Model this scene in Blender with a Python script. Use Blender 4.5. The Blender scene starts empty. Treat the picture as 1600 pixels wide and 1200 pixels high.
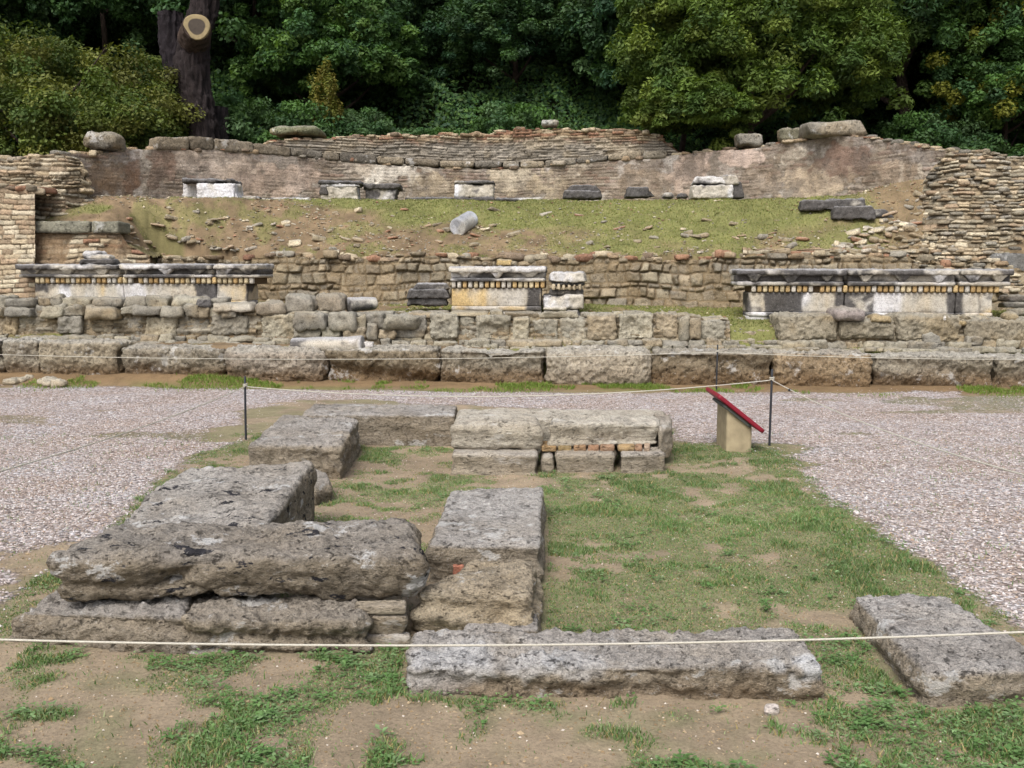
import bpy, math, random
import numpy as np
C = bpy.context.scene
COL = C.collection
rng = np.random.default_rng(7)
random.seed(7)

# ------------------------------------------------------------------ camera geometry (photo pixels 1600x1200)
F = 1500.0; H0 = 1.6; TH = math.atan(180/1500)
def ray(px, py):
    a = (px-800)/F; b = -(py-600)/F
    return np.array([a, math.cos(TH)+b*math.sin(TH), -math.sin(TH)+b*math.cos(TH)])
def G(px, py, h=0.0):
    d = ray(px, py); t = (h-H0)/d[2]; return np.array([d[0]*t, d[1]*t, h])
def W(px, py, D):
    d = ray(px, py); t = D/d[1]; return np.array([d[0]*t, D, H0+d[2]*t])
def WX(px, D):            # world x for a column at depth D near the horizon
    return (px-800)/F*D*1.0
def ZY(py, D): return W(800, py, D)[2]

# ------------------------------------------------------------------ noise
def _h(ix, iy, iz, s):
    n = (ix*374761393 + iy*668265263 + iz*2147483647 + s*1274126177) & 0xffffffff
    n = ((n ^ (n >> 13)) * 1274126177) & 0xffffffff
    n = ((n ^ (n >> 16)) * 2246822519) & 0xffffffff
    return ((n ^ (n >> 15)) & 0xffffff) / float(0xffffff)
def vn(p, s=0):
    p = np.asarray(p, float)
    i = np.floor(p).astype(np.int64); f = p-i; f = f*f*(3-2*f)
    x, y, z = i[:, 0], i[:, 1], i[:, 2]; fx, fy, fz = f[:, 0], f[:, 1], f[:, 2]
    def L(a, b, t): return a+(b-a)*t
    a = L(L(_h(x, y, z, s), _h(x+1, y, z, s), fx), L(_h(x, y+1, z, s), _h(x+1, y+1, z, s), fx), fy)
    b = L(L(_h(x, y, z+1, s), _h(x+1, y, z+1, s), fx), L(_h(x, y+1, z+1, s), _h(x+1, y+1, z+1, s), fx), fy)
    return L(a, b, fz)*2-1
def fbm(p, s=0, o=4, g=0.5):
    r = 0; a = 1.0; t = 0; p = np.asarray(p, float)
    for k in range(o):
        r = r + a*vn(p, s+k*17); t += a; a *= g; p = p*2.03+7.1
    return r/t
def sst(a, b, x):
    t = np.clip((x-a)/(b-a), 0, 1); return t*t*(3-2*t)
def P3(x, y=0, z=0):
    x = np.asarray(x, float); return np.stack([x, x*0+y, x*0+z], -1)
def srgb(*c):
    c = np.array(c, float)/255; return np.where(c <= .04045, c/12.92, ((c+.055)/1.055)**2.4)

# ------------------------------------------------------------------ mesh builder
class MB:
    def __init__(s): s.v = []; s.q = []; s.t = []; s.c = []; s.n = 0; s.a = []
    def add(s, v, f, c=(.5, .5, .5), a=None):
        v = np.asarray(v, float); f = np.asarray(f, np.int64); c = np.asarray(c, float)
        if c.ndim == 1: c = np.tile(c, (len(v), 1))
        (s.q if f.shape[1] == 4 else s.t).append(f+s.n)
        s.v.append(v); s.c.append(c); s.n += len(v)
        s.a.append(np.zeros(len(v)) if a is None else np.asarray(a, float))
        return s
    def build(s, name, m, parent=None, smooth=True):
        v = np.concatenate(s.v); c = np.concatenate(s.c)
        q = np.concatenate(s.q) if s.q else np.zeros((0, 4), np.int64)
        t = np.concatenate(s.t) if s.t else np.zeros((0, 3), np.int64)
        me = bpy.data.meshes.new(name)
        me.vertices.add(len(v)); me.vertices.foreach_set('co', v.astype(np.float32).ravel())
        loops = np.concatenate([q.ravel(), t.ravel()]).astype(np.int32)
        me.loops.add(len(loops)); me.loops.foreach_set('vertex_index', loops)
        st = np.concatenate([np.arange(len(q))*4, len(q)*4+np.arange(len(t))*3]).astype(np.int32)
        me.polygons.add(len(st)); me.polygons.foreach_set('loop_start', st)
        me.polygons.foreach_set('use_smooth', np.full(len(st), smooth))
        me.update(calc_edges=True); me.validate()
        ca = me.color_attributes.new('Col', 'FLOAT_COLOR', 'POINT')
        ca.data.foreach_set('color', np.concatenate([np.clip(c, 0, 1), np.ones((len(c), 1))], 1).astype(np.float32).ravel())
        fa = me.attributes.new('mask', 'FLOAT', 'POINT')
        fa.data.foreach_set('value', np.concatenate(s.a).astype(np.float32))
        me.materials.append(m)
        o = bpy.data.objects.new(name, me); COL.objects.link(o)
        if parent: o.parent = parent
        return o
def tag(o, label=None, cat=None, group=None, kind=None):
    if label: o['label'] = label
    if cat: o['category'] = cat
    if group: o['group'] = group
    if kind: o['kind'] = kind
    return o
def empty(name, loc, label, cat, group=None):
    o = bpy.data.objects.new(name, None); COL.objects.link(o); o.location = loc
    o.empty_display_size = .1
    return tag(o, label, cat, group)
def under(o, root):      # mesh built in world coordinates, hung under a root Empty
    me = o.data; n = len(me.vertices); a = np.empty(n*3, np.float32); me.vertices.foreach_get('co', a)
    a = a.reshape(-1, 3)-np.array(root.location, np.float32); me.vertices.foreach_set('co', a.ravel()); me.update()
    o.parent = root; return o
def recentre(o, p=None):   # put the origin of a world-built mesh at its base centre
    me = o.data; n = len(me.vertices); a = np.empty(n*3, np.float32); me.vertices.foreach_get('co', a); a = a.reshape(-1, 3)
    if p is None: p = np.array([(a[:, 0].min()+a[:, 0].max())/2, (a[:, 1].min()+a[:, 1].max())/2, a[:, 2].min()])
    a -= np.asarray(p, np.float32); me.vertices.foreach_set('co', a.ravel()); me.update()
    o.location = tuple(float(x) for x in p); return o

# ------------------------------------------------------------------ materials
def newmat(name):
    m = bpy.data.materials.new(name); m.use_nodes = True; nt = m.node_tree
    b = nt.nodes['Principled BSDF']; b.inputs['Specular IOR Level'].default_value = .25
    return m, nt, b
def N(nt, t, **k):
    n = nt.nodes.new(t)
    for a, b in k.items(): setattr(n, a, b)
    return n
def noise(nt, vec, scale, detail=5, rough=.6, dist=0):
    n = N(nt, 'ShaderNodeTexNoise'); n.inputs['Scale'].default_value = scale; n.inputs['Detail'].default_value = detail
    n.inputs['Roughness'].default_value = rough; n.inputs['Distortion'].default_value = dist
    if vec: nt.links.new(vec, n.inputs['Vector'])
    return n.outputs['Fac']
def ramp(nt, src, pts):
    n = N(nt, 'ShaderNodeValToRGB'); e = n.color_ramp.elements
    while len(e) < len(pts): e.new(.5)
    for k, (p, c) in enumerate(pts):
        e[k].position = p; e[k].color = (c, c, c, 1) if isinstance(c, (int, float)) else tuple(c)+(1,)
    nt.links.new(src, n.inputs[0]); return n.outputs[0]
def mix(nt, a, b, fac, mode='MIX'):
    n = N(nt, 'ShaderNodeMix', data_type='RGBA', blend_type=mode)
    for s, k in ((a, 6), (b, 7)):
        if isinstance(s, tuple): n.inputs[k].default_value = s+(1,) if len(s) == 3 else s
        else: nt.links.new(s, n.inputs[k])
    if isinstance(fac, (int, float)): n.inputs[0].default_value = fac
    else: nt.links.new(fac, n.inputs[0])
    return n.outputs[2]
def math_(nt, op, a, b):
    n = N(nt, 'ShaderNodeMath', operation=op)
    for k, s in enumerate((a, b)):
        if isinstance(s, (int, float)): n.inputs[k].default_value = s
        else: nt.links.new(s, n.inputs[k])
    return n.outputs[0]
def pos(nt): return N(nt, 'ShaderNodeNewGeometry').outputs['Position']
def scaled(nt, v, s):
    n = N(nt, 'ShaderNodeVectorMath', operation='MULTIPLY'); nt.links.new(v, n.inputs[0]); n.inputs[1].default_value = s; return n.outputs[0]
def attr(nt, name, out='Color'): return N(nt, 'ShaderNodeAttribute', attribute_name=name).outputs[out]
def bump(nt, bsdf, h, dist, strength=1.0):
    n = N(nt, 'ShaderNodeBump'); n.inputs['Distance'].default_value = dist; n.inputs['Strength'].default_value = strength
    nt.links.new(h, n.inputs['Height']); nt.links.new(n.outputs[0], bsdf.inputs['Normal'])

def mat_stone(name, sc=1.0, var=.5, bumpd=.012, rough=.92, lichen=0.0, black=0.0, pits=0.0, stretch=(1, 1, 1)):
    m, nt, b = newmat(name); p = scaled(nt, pos(nt), stretch)
    c = attr(nt, 'Col')
    n1 = noise(nt, p, 9*sc, 8, .7); n2 = noise(nt, p, 45*sc, 4, .7); n3 = noise(nt, p, 2.2*sc, 4, .6)
    c = mix(nt, c, ramp(nt, n1, [(.3, 1-var), (.5, 1.0), (.72, 1.0+0*var)]), 1.0, 'MULTIPLY')
    c = mix(nt, c, ramp(nt, n2, [(.32, 1-.8*var), (.52, 1.0)]), 1.0, 'MULTIPLY')
    c = mix(nt, c, ramp(nt, n3, [(.35, (.80, .76, .70)), (.6, (1, 1, 1))]), .7, 'MULTIPLY')
    n4 = noise(nt, p, 130*sc, 3, .6); c = mix(nt, c, ramp(nt, n4, [(.34, .62), (.5, 1.0), (.66, 1.18)]), .8 if pits else .5, 'MULTIPLY')
    if lichen:
        l = noise(nt, p, 5*sc, 9, .72)
        c = mix(nt, c, (.60, .60, .59), math_(nt, 'MULTIPLY', ramp(nt, l, [(.58, 0.0), (.625, 1.0)]), lichen))
    if black:
        l = noise(nt, scaled(nt, p, (.7, 1.3, 1)), 11*sc, 5, .6)
        c = mix(nt, c, (.018, .018, .024), math_(nt, 'MULTIPLY', ramp(nt, l, [(.605, 0.0), (.63, 1.0)]), black))
    h = math_(nt, 'ADD', math_(nt, 'MULTIPLY', n1, 1.0), math_(nt, 'MULTIPLY', n2, .6))
    if pits:
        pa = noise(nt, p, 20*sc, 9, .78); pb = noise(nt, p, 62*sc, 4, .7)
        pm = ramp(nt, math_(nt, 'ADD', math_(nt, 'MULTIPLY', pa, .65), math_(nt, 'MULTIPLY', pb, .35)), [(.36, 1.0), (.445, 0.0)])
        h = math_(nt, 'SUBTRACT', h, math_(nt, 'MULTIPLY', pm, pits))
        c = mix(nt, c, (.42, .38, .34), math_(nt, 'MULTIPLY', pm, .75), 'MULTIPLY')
        sp = ramp(nt, pb, [(.60, 0.0), (.66, 1.0)]); c = mix(nt, c, (.50, .47, .43), math_(nt, 'MULTIPLY', sp, .35))
    nt.links.new(c, b.inputs['Base Color']); b.inputs['Roughness'].default_value = rough
    bump(nt, b, h, bumpd); return m
def mat_plain(name, rgb, rough=.7, var=.15, sc=20, bumpd=.001, useattr=False):
    m, nt, b = newmat(name); n = noise(nt, pos(nt), sc, 5)
    src = attr(nt, 'Col') if useattr else tuple(rgb)
    c = mix(nt, src, ramp(nt, n, [(.3, 1-var), (.7, 1.0)]), 1.0, 'MULTIPLY')
    nt.links.new(c, b.inputs['Base Color']); b.inputs['Roughness'].default_value = rough
    bump(nt, b, n, bumpd); return m
def mat_leaf(name, trans=.35):
    m, nt, b = newmat(name); c = attr(nt, 'Col'); nt.links.new(c, b.inputs['Base Color']); b.inputs['Roughness'].default_value = .6
    t = N(nt, 'ShaderNodeBsdfTranslucent'); nt.links.new(mix(nt, c, (1, 1, .5), 1.0, 'MULTIPLY'), t.inputs[0])
    ms = N(nt, 'ShaderNodeMixShader'); ms.inputs[0].default_value = trans
    nt.links.new(b.outputs[0], ms.inputs[1]); nt.links.new(t.outputs[0], ms.inputs[2])
    nt.links.new(ms.outputs[0], nt.nodes['Material Output'].inputs[0]); return m
def mat_ground(name, gravel=True):
    m, nt, b = newmat(name); p = pos(nt); c = attr(nt, 'Col')
    n1 = noise(nt, p, 6, 8, .7); n2 = noise(nt, p, 60, 6, .75)
    c = mix(nt, c, ramp(nt, n1, [(.3, .72), (.55, 1.0)]), 1.0, 'MULTIPLY')
    c = mix(nt, c, ramp(nt, n2, [(.3, .62), (.55, 1.0)]), 1.0, 'MULTIPLY')
    h = math_(nt, 'ADD', math_(nt, 'MULTIPLY', n1, .8), math_(nt, 'MULTIPLY', n2, .35))
    if gravel:
        pd = N(nt, 'ShaderNodeVectorMath', operation='ADD'); nn = N(nt, 'ShaderNodeTexNoise'); nn.inputs['Scale'].default_value = 30
        nt.links.new(p, nn.inputs['Vector']); nt.links.new(p, pd.inputs[0])
        nt.links.new(scaled(nt, nn.outputs['Color'], (.02, .02, .02)), pd.inputs[1])
        v = N(nt, 'ShaderNodeTexVoronoi'); v.inputs['Scale'].default_value = 34; nt.links.new(pd.outputs[0], v.inputs['Vector'])
        sp = N(nt, 'ShaderNodeSeparateColor'); nt.links.new(v.outputs['Color'], sp.inputs[0])
        gc = ramp(nt, sp.outputs[0], [(0, (.25, .21, .19)), (.25, (.38, .32, .29)), (.5, (.46, .41, .39)), (.75, (.52, .475, .465)), (1, (.70, .68, .68))])
        gc = mix(nt, gc, ramp(nt, noise(nt, p, 1.1, 5, .6), [(.38, (.92, .83, .76)), (.6, (1.0, 1.0, 1.02))]), 1.0, 'MULTIPLY')
        gc = mix(nt, gc, ramp(nt, v.outputs['Distance'], [(.3, 1.0), (.75, .55)]), 1.0, 'MULTIPLY')
        mk = math_(nt, 'ADD', attr(nt, 'mask', 'Fac'), math_(nt, 'MULTIPLY', math_(nt, 'SUBTRACT', noise(nt, p, 22, 5, .8), .5), 1.5))
        mk = ramp(nt, mk, [(.42, 0.0), (.58, 1.0)])
        c = mix(nt, c, gc, mk)
        h2 = ramp(nt, v.outputs['Distance'], [(.0, 1.0), (.8, 0.0)])
        hm = N(nt, 'ShaderNodeMix', data_type='FLOAT'); nt.links.new(mk, hm.inputs[0]); nt.links.new(h, hm.inputs[2]); nt.links.new(h2, hm.inputs[3])
        h = hm.outputs[0]
    nt.links.new(c, b.inputs['Base Color']); b.inputs['Roughness'].default_value = .95
    bump(nt, b, h, .022); return m

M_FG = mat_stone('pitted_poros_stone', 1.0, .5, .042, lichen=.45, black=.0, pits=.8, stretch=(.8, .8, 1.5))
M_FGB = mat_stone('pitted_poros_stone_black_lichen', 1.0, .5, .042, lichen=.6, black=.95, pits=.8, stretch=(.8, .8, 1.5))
M_PALE = mat_stone('pale_limestone', .9, .42, .026, lichen=.25, pits=.7, stretch=(.7, .7, 2.0))
M_ROW = mat_stone('weathered_shelly_limestone', .6, .5, .04, lichen=.4, pits=.9)
M_WALL = mat_stone('masonry', .8, .4, .028, pits=.4)
M_MARBLE = mat_stone('weathered_marble', .9, .42, .012, rough=.8, pits=.25)
M_BARK = mat_stone('bark', 1.0, .6, .09, stretch=(2.2, 2.2, .5))
M_GROUND = mat_ground('earth_and_gravel')
M_SLOPE = mat_ground('slope_earth', False)
M_LEAF = mat_leaf('foliage')
M_GRASS = mat_leaf('grass_blades', .3)
M_PEB = mat_plain('pebble', (0, 0, 0), .85, .25, 90, .001, True)
M_ROPE = mat_plain('cream_rope', (.55, .52, .44), .8, .3, 200, .002)
M_POST = mat_plain('dark_iron', (.035, .038, .045), .55, .4, 60, .001)
M_RED = mat_plain('red_painted_board', (.21, .014, .028), .45, .12, 30, .0005)
M_GREYP = mat_plain('grey_board_backing', (.11, .12, .11), .7, .2, 30, .0005)
M_BEIGE = mat_plain('beige_painted_concrete', (.40, .33, .21), .88, .34, 9, .003)

# ------------------------------------------------------------------ solid lumps (rounded, warped boxes)
_cube = {}
def cube_grid(nx, ny, nz):
    k = (nx, ny, nz)
    if k in _cube: return _cube[k]
    vs = []; fs = []; off = 0
    def face(a, b, ax, sgn):
        nonlocal off
        u, w = np.meshgrid(np.linspace(-1, 1, a+1), np.linspace(-1, 1, b+1), indexing='ij')
        o = [i for i in range(3) if i != ax]
        v = np.zeros(((a+1)*(b+1), 3)); v[:, ax] = sgn; v[:, o[0]] = u.ravel(); v[:, o[1]] = w.ravel()
        i, j = np.meshgrid(np.arange(a), np.arange(b), indexing='ij'); q = (i*(b+1)+j).ravel()
        f = np.stack([q, q+b+1, q+b+2, q+1], 1)
        flip = (sgn > 0) == (ax == 1)
        if flip: f = f[:, ::-1]
        vs.append(v); fs.append(f+off); off += len(v)
    for s in (-1, 1):
        face(ny, nz, 0, s); face(nx, nz, 1, s); face(nx, ny, 2, s)
    v = np.concatenate(vs); f = np.concatenate(fs)
    key = np.round(v*10000).astype(np.int64)
    _, idx, inv = np.unique(key, axis=0, return_index=True, return_inverse=True)
    _cube[k] = (v[idx], inv.reshape(-1)[f]); return _cube[k]
# corners order: bottom (BL,BR,FR,FL) then top (BL,BR,FR,FL): back = far from the camera, front = near
def lump(mb, bot, top, res=.05, r=.05, amp=.02, freq=4, seed=0, strata=0, col=None, fine=.3, chip=0, maxn=150, post=None):
    bot = np.asarray(bot, float); top = np.asarray(top, float)
    lx = (np.linalg.norm(top[1]-top[0])+np.linalg.norm(top[2]-top[3]))/2
    ly = (np.linalg.norm(top[3]-top[0])+np.linalg.norm(top[2]-top[1]))/2
    lz = np.mean([np.linalg.norm(top[k]-bot[k]) for k in range(4)])
    n = [int(min(maxn, max(3, round(l/res)))) for l in (lx, ly, lz)]
    p, f = cube_grid(*n)
    hs = np.array([lx, ly, lz])/2; rr = min(r, hs.min()*.95)
    q = p*hs; c = np.clip(q, -(hs-rr), hs-rr); d = q-c; L = np.linalg.norm(d, axis=1, keepdims=True); nd = d/np.maximum(L, 1e-9)
    q = c+rr*nd
    s = (q/hs+1)/2; sx, sy, sz = s[:, 0:1], s[:, 1:2], s[:, 2:3]
    def quad(k): return (k[3]*(1-sx)+k[2]*sx)*(1-sy)+(k[0]*(1-sx)+k[1]*sx)*sy
    w = quad(bot)*(1-sz)+quad(top)*sz
    # world-ish normal
    ex = (top[1]-top[0]); ex = ex/np.linalg.norm(ex); ey = (top[0]-top[3]); ey = ey/np.linalg.norm(ey)
    ez = np.array([0, 0, 1.]); nw = nd[:, 0:1]*ex+nd[:, 1:2]*ey+nd[:, 2:3]*ez
    so = seed*3.7
    q2 = w*freq+so
    dsp = amp*fbm(q2, seed, 5, .55)+amp*fine*fbm(w*freq*5+so, seed+5, 3, .6)
    if strata:
        side = 1-np.abs(nw[:, 2])
        zz = w[:, 2]*strata+.6*fbm(w*[1.5, 1.5, 1.5]+so, seed+9, 3)
        dsp += side*amp*1.1*(vn(P3(zz, seed*2.3, 0)+w*[.8, .8, 0]*1.2, seed+3))
    if chip:
        k = fbm(w*freq*.45+so+9, seed+21, 2)
        dsp -= chip*sst(.25, .6, k)
    w = w+nw*dsp[:, None]
    cc = col(w, nw, seed) if callable(col) else col
    if post: w = post(w, nw)
    mb.add(w, f, cc if cc is not None else (.4, .4, .4)); return mb

PAL_FG = [srgb(148, 138, 128), srgb(128, 116, 103), srgb(165, 150, 130)]
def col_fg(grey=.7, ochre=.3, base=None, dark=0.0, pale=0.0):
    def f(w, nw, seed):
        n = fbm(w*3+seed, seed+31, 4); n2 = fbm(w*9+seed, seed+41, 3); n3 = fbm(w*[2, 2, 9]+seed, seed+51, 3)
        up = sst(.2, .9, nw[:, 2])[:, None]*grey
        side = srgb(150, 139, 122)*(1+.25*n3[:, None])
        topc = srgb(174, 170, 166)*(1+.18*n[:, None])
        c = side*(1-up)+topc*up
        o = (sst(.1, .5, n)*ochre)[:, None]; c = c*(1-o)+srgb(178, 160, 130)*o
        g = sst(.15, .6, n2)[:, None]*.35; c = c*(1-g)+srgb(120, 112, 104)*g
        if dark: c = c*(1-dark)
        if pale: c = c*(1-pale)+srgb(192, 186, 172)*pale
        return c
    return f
def block_px(name, top_px, h, zb, label, seed, mat=None, res=.014, r=.035, amp=.016, freq=5, strata=14, col=None, cat='stone block', group=None, shrink=.0, chip=.0, skew=(0, 0), post=None, build=True, mb=None, fine=.35):
    """top_px: BL,BR,FR,FL pixels of the top face at height h (number or four)"""
    hh = h if isinstance(h, (list, tuple)) else [h]*4
    top = np.array([G(x, y, k) for (x, y), k in zip(top_px, hh)])
    bot = top.copy(); bot[:, 2] = zb
    cen = bot.mean(0); bot[:, :2] = cen[:2]+(bot[:, :2]-cen[:2])*(1-shrink)+np.array(skew)
    m = mb or MB()
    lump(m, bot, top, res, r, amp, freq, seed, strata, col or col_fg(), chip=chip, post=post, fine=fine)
    if not build: return m
    o = m.build(name, mat or M_FG)
    recentre(o); tag(o, label, cat, group); return o

# ------------------------------------------------------------------ masonry height field
def courses(u, z, rows, wmin, wmax, seed, warp=.3):
    """rows: cumulative z boundaries. returns distance to joint, id, row index"""
    rr = np.asarray(rows); ri = np.clip(np.searchsorted(rr, z)-1, 0, len(rr)-2)
    z0 = rr[ri]; z1 = rr[ri+1]
    dz = np.minimum(z-z0, z1-z)
    du = np.full(len(u), 9.); sid = np.zeros(len(u), np.int64)
    u0, u1 = u.min()-1, u.max()+1; g = np.random.default_rng(seed)
    for k in range(len(rr)-1):
        hrow = rr[k+1]-rr[k]
        m = ri == k; 
        w = g.uniform(wmin, wmax, int((u1-u0)/wmin)+4)*np.clip(hrow/np.mean(np.diff(rr)), .5, 1.8); J = u0+np.cumsum(w)-g.uniform(0, wmax)
        if not m.any(): continue
        j = np.clip(np.searchsorted(J, u[m])-1, 0, len(J)-2)
        du[m] = np.minimum(u[m]-J[j], J[j+1]-u[m]); sid[m] = k*5003+j
    return np.minimum(dz, du), sid, ri
def cellrand(sid, s=0): return _h(sid, sid*7+3, sid*0+s, 11)
def palette(sid, pal, s=0):
    pal = np.array(pal); r = cellrand(sid, s); return pal[np.minimum((r*len(pal)).astype(int), len(pal)-1)]
def wall_patch(mb, cols, res=.025, rows=(.06, .09), w=(.15, .35), relief=.03, rnd=.02, off=.03, seed=0, pal=None, mortar=None, thick=.6,
               warp=.03, ragged=.06, colfn=None, wobble=.06, patch=None, topcol=None, cap=True):
    """cols: (px, py_top, D_top, py_bot, D_bot). Grid surface in world space with coursed stones standing out of it, plus top and back."""
    px = np.array([c[0] for c in cols], float)
    T = np.array([W(c[0], c[1], c[2]) for c in cols]); B = np.array([W(c[0], c[3], c[4]) for c in cols])
    mid = (T+B)/2; L = np.concatenate([[0], np.cumsum(np.linalg.norm(np.diff(mid[:, :2], axis=0), axis=1))])
    nu = int(L[-1]/res); uu = np.linspace(0, L[-1], nu+1)
    Ti = np.stack([np.interp(uu, L, T[:, k]) for k in range(3)], 1); Bi = np.stack([np.interp(uu, L, B[:, k]) for k in range(3)], 1)
    pxi = np.interp(uu, L, px)
    rag = ragged*(fbm(P3(uu*1.7, seed), seed+1, 3)*1.1+.45*np.sign(vn(P3(uu*5, seed, 3), seed))*np.abs(vn(P3(uu*5, seed, 3), seed))**.4)
    Ti[:, 2] += rag
    Hm = np.max(Ti[:, 2]-Bi[:, 2]); nz = max(4, int(np.max(np.linalg.norm(Ti-Bi, axis=1))/res)); t = np.linspace(0, 1, nz+1)
    X = Bi[:, None, :]*(1-t[None, :, None])+Ti[:, None, :]*t[None, :, None]
    tan = np.gradient(mid_s(Bi, Ti), axis=0)[:, :2]
    k = np.ones(9)/9; tan = np.stack([np.convolve(np.pad(tan[:, i], 4, 'edge'), k, 'valid') for i in range(2)], 1)
    tan /= np.linalg.norm(tan, axis=1, keepdims=True)
    nr = np.stack([tan[:, 1], -tan[:, 0], 0*tan[:, 0]], 1)
    V = X.reshape(-1, 3); U = np.repeat(uu, nz+1); NR = np.repeat(nr, nz+1, 0); PX = np.repeat(pxi, nz+1)
    zmin, zmax = V[:, 2].min()-.3, V[:, 2].max()+.3
    if isinstance(rows, tuple):
        g = np.random.default_rng(seed+100); R = [zmin]
        while R[-1] < zmax: R.append(R[-1]+g.uniform(*rows))
    else:
        R = [zmin-.2]+list(rows)+[zmax+.2]
    w1 = fbm(P3(U*.9, V[:, 2]*.9, seed), seed+2, 2); w2 = fbm(P3(U*4, V[:, 2]*4, seed), seed+3, 3); w3 = fbm(P3(U*4+50, V[:, 2]*4, seed), seed+4, 3)
    d, sid, ri = courses(U+warp*.9*w3*2, V[:, 2]+wobble*w1+warp*w2, R, w[0], w[1], seed+5)
    fn = fbm(V*9, seed+6, 4)
    s = sst(0, rnd, d+.004*fn)
    cr = cellrand(sid, 3)
    h = s*relief+s*off*(cr-.3)*1.6+.012*fn
    c = palette(sid, pal, 1)*(.82+.36*cellrand(sid, 5))[:, None]*(1+.16*fbm(V*5, seed+8, 3))[:, None]
    mo = np.array(mortar); c = c*s[:, None]+mo*(1-s[:, None])
    if patch is not None: h, c = patch(V, U, PX, h, c, s, sid)
    if colfn is not None: c = colfn(V, PX, c)
    V = V+NR*h[:, None]
    i, j = np.meshgrid(np.arange(nu), np.arange(nz), indexing='ij'); q = (i*(nz+1)+j).ravel()
    mb.add(V, np.stack([q, q+nz+1, q+nz+2, q+1], 1), c)
    if cap:   # rough top and plain back: a wall with real thickness
        nt_ = max(3, int(thick/(res*1.6))); tt = np.linspace(0, 1, nt_+1)
        top = V.reshape(nu+1, nz+1, 3)[:, -1, :]
        Q = top[:, None, :]-nr[:, None, :]*(tt*thick)[None, :, None]
        q0 = Q.reshape(-1, 3); e = np.tile(np.minimum(1, tt*6), nu+1)
        q0[:, 2] += e*(.05*fbm(q0*5, seed+12, 3)+.05*fbm(q0*14, seed+13, 2))
        tc = np.array(topcol if topcol is not None else pal[0])*(1+.35*fbm(q0*7, seed+14, 3))[:, None]
        i, j = np.meshgrid(np.arange(nu), np.arange(nt_), indexing='ij'); q = (i*(nt_+1)+j).ravel()
        mb.add(q0, np.stack([q, q+nt_+1, q+nt_+2, q+1], 1), tc)
        bk = q0.reshape(nu+1, nt_+1, 3)[:, -1, :]; lo = bk.copy(); lo[:, 2] = Bi[:, 2]-.1
        i = np.arange(nu); vv = np.concatenate([bk, lo])
        mb.add(vv, np.stack([i, i+1, i+1+nu+1, i+nu+1], 1), mo)
    return mb, (uu, Ti, Bi, nr, pxi)
def mid_s(a, b): return (a+b)/2
def crest(mb, info, n, size, seed, pal, t=1.0, spread=.5, back=.3):
    """loose stones and broken bricks lying along the broken top of a wall (same masonry)"""
    uu, Ti, Bi, nr, pxi = info; g = np.random.default_rng(seed)
    for k in range(n):
        i = g.integers(0, len(uu)); p = Ti[i]*t+Bi[i]*(1-t) - nr[i]*g.uniform(-.02, back); s = g.uniform(*size)
        stone(mb, p+np.array([0, 0, s*.12]), (s*g.uniform(.8, 1.7), s*g.uniform(.7, 1.2), s*g.uniform(.25, .6)), g.uniform(0, 3.14), seed+k, np.array(pal[g.integers(len(pal))])*g.uniform(.8, 1.15))
def stone(mb, p, size, rot, seed, col, amp=.12, res=5, r=.3):
    p = np.asarray(p, float); sx, sy, sz = [v/2 for v in size]; c, s = math.cos(rot), math.sin(rot)
    k = np.array([[-sx, sy], [sx, sy], [sx, -sy], [-sx, -sy]]); g = np.random.default_rng(seed)
    k2 = k*(1+g.uniform(-.34, .16, (4, 2))); k = k*(1+g.uniform(-.2, .1, (4, 2))); R = np.array([[c, s], [-s, c]])
    b = np.c_[k@R, np.full(4, -sz)]+p; t = np.c_[k2@R, sz+g.uniform(-.5, .25, 4)*sz]+p
    q_ = min(size)
    lump(mb, b, t, max(size)/res, q_*r, q_*amp*1.7, 1.1/q_, seed, 0, col if callable(col) else np.array(col), fine=.5)

# ================================================================== SETTING: ground, gravel, terrace, hill
def yrow(x): return 13.12-.072*np.asarray(x, float)      # front face of the long kerb row
def zrow(x): return np.interp(x, [-7, -4, -3, 0, 1, 2, 3, 7], [.56, .53, .50, .47, .50, .46, .45, .42])
def poly_sd(x, y, poly):
    """signed distance, positive inside"""
    P = np.asarray(poly); d = np.full(len(x), 1e9); ins = np.zeros(len(x), bool)
    for a, b in zip(P, np.roll(P, -1, 0)):
        e = b-a; t = np.clip(((x-a[0])*e[0]+(y-a[1])*e[1])/(e@e), 0, 1)
        d = np.minimum(d, np.hypot(x-a[0]-t*e[0], y-a[1]-t*e[1]))
        c = (a[1] > y) != (b[1] > y)
        with np.errstate(divide='ignore', invalid='ignore'):
            ins ^= c & (x < (b[0]-a[0])*(y-a[1])/(b[1]-a[1])+a[0])
    return np.where(ins, d, -d)
def proj(x, y, z=0):
    v = np.stack([x, y, z-H0+0*x], 1); f = v[:, 1]*math.cos(TH)-v[:, 2]*math.sin(TH); up = v[:, 1]*math.sin(TH)+v[:, 2]*math.cos(TH); f = np.maximum(f, .05)
    return 800+F*v[:, 0]/f, 600-F*up/f
ENC = [G(*p)[:2] for p in [(-420, 1090), (0, 948), (80, 890), (150, 850), (200, 808), (245, 755), (320, 704), (372, 690), (384, 640), (470, 628), (720, 632), (1045, 648), (1052, 692), (1215, 700), (1290, 770), (1420, 860), (1600, 985), (2100, 1290)]]+[np.array([9, 0.5]), np.array([-9, .5])]
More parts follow.
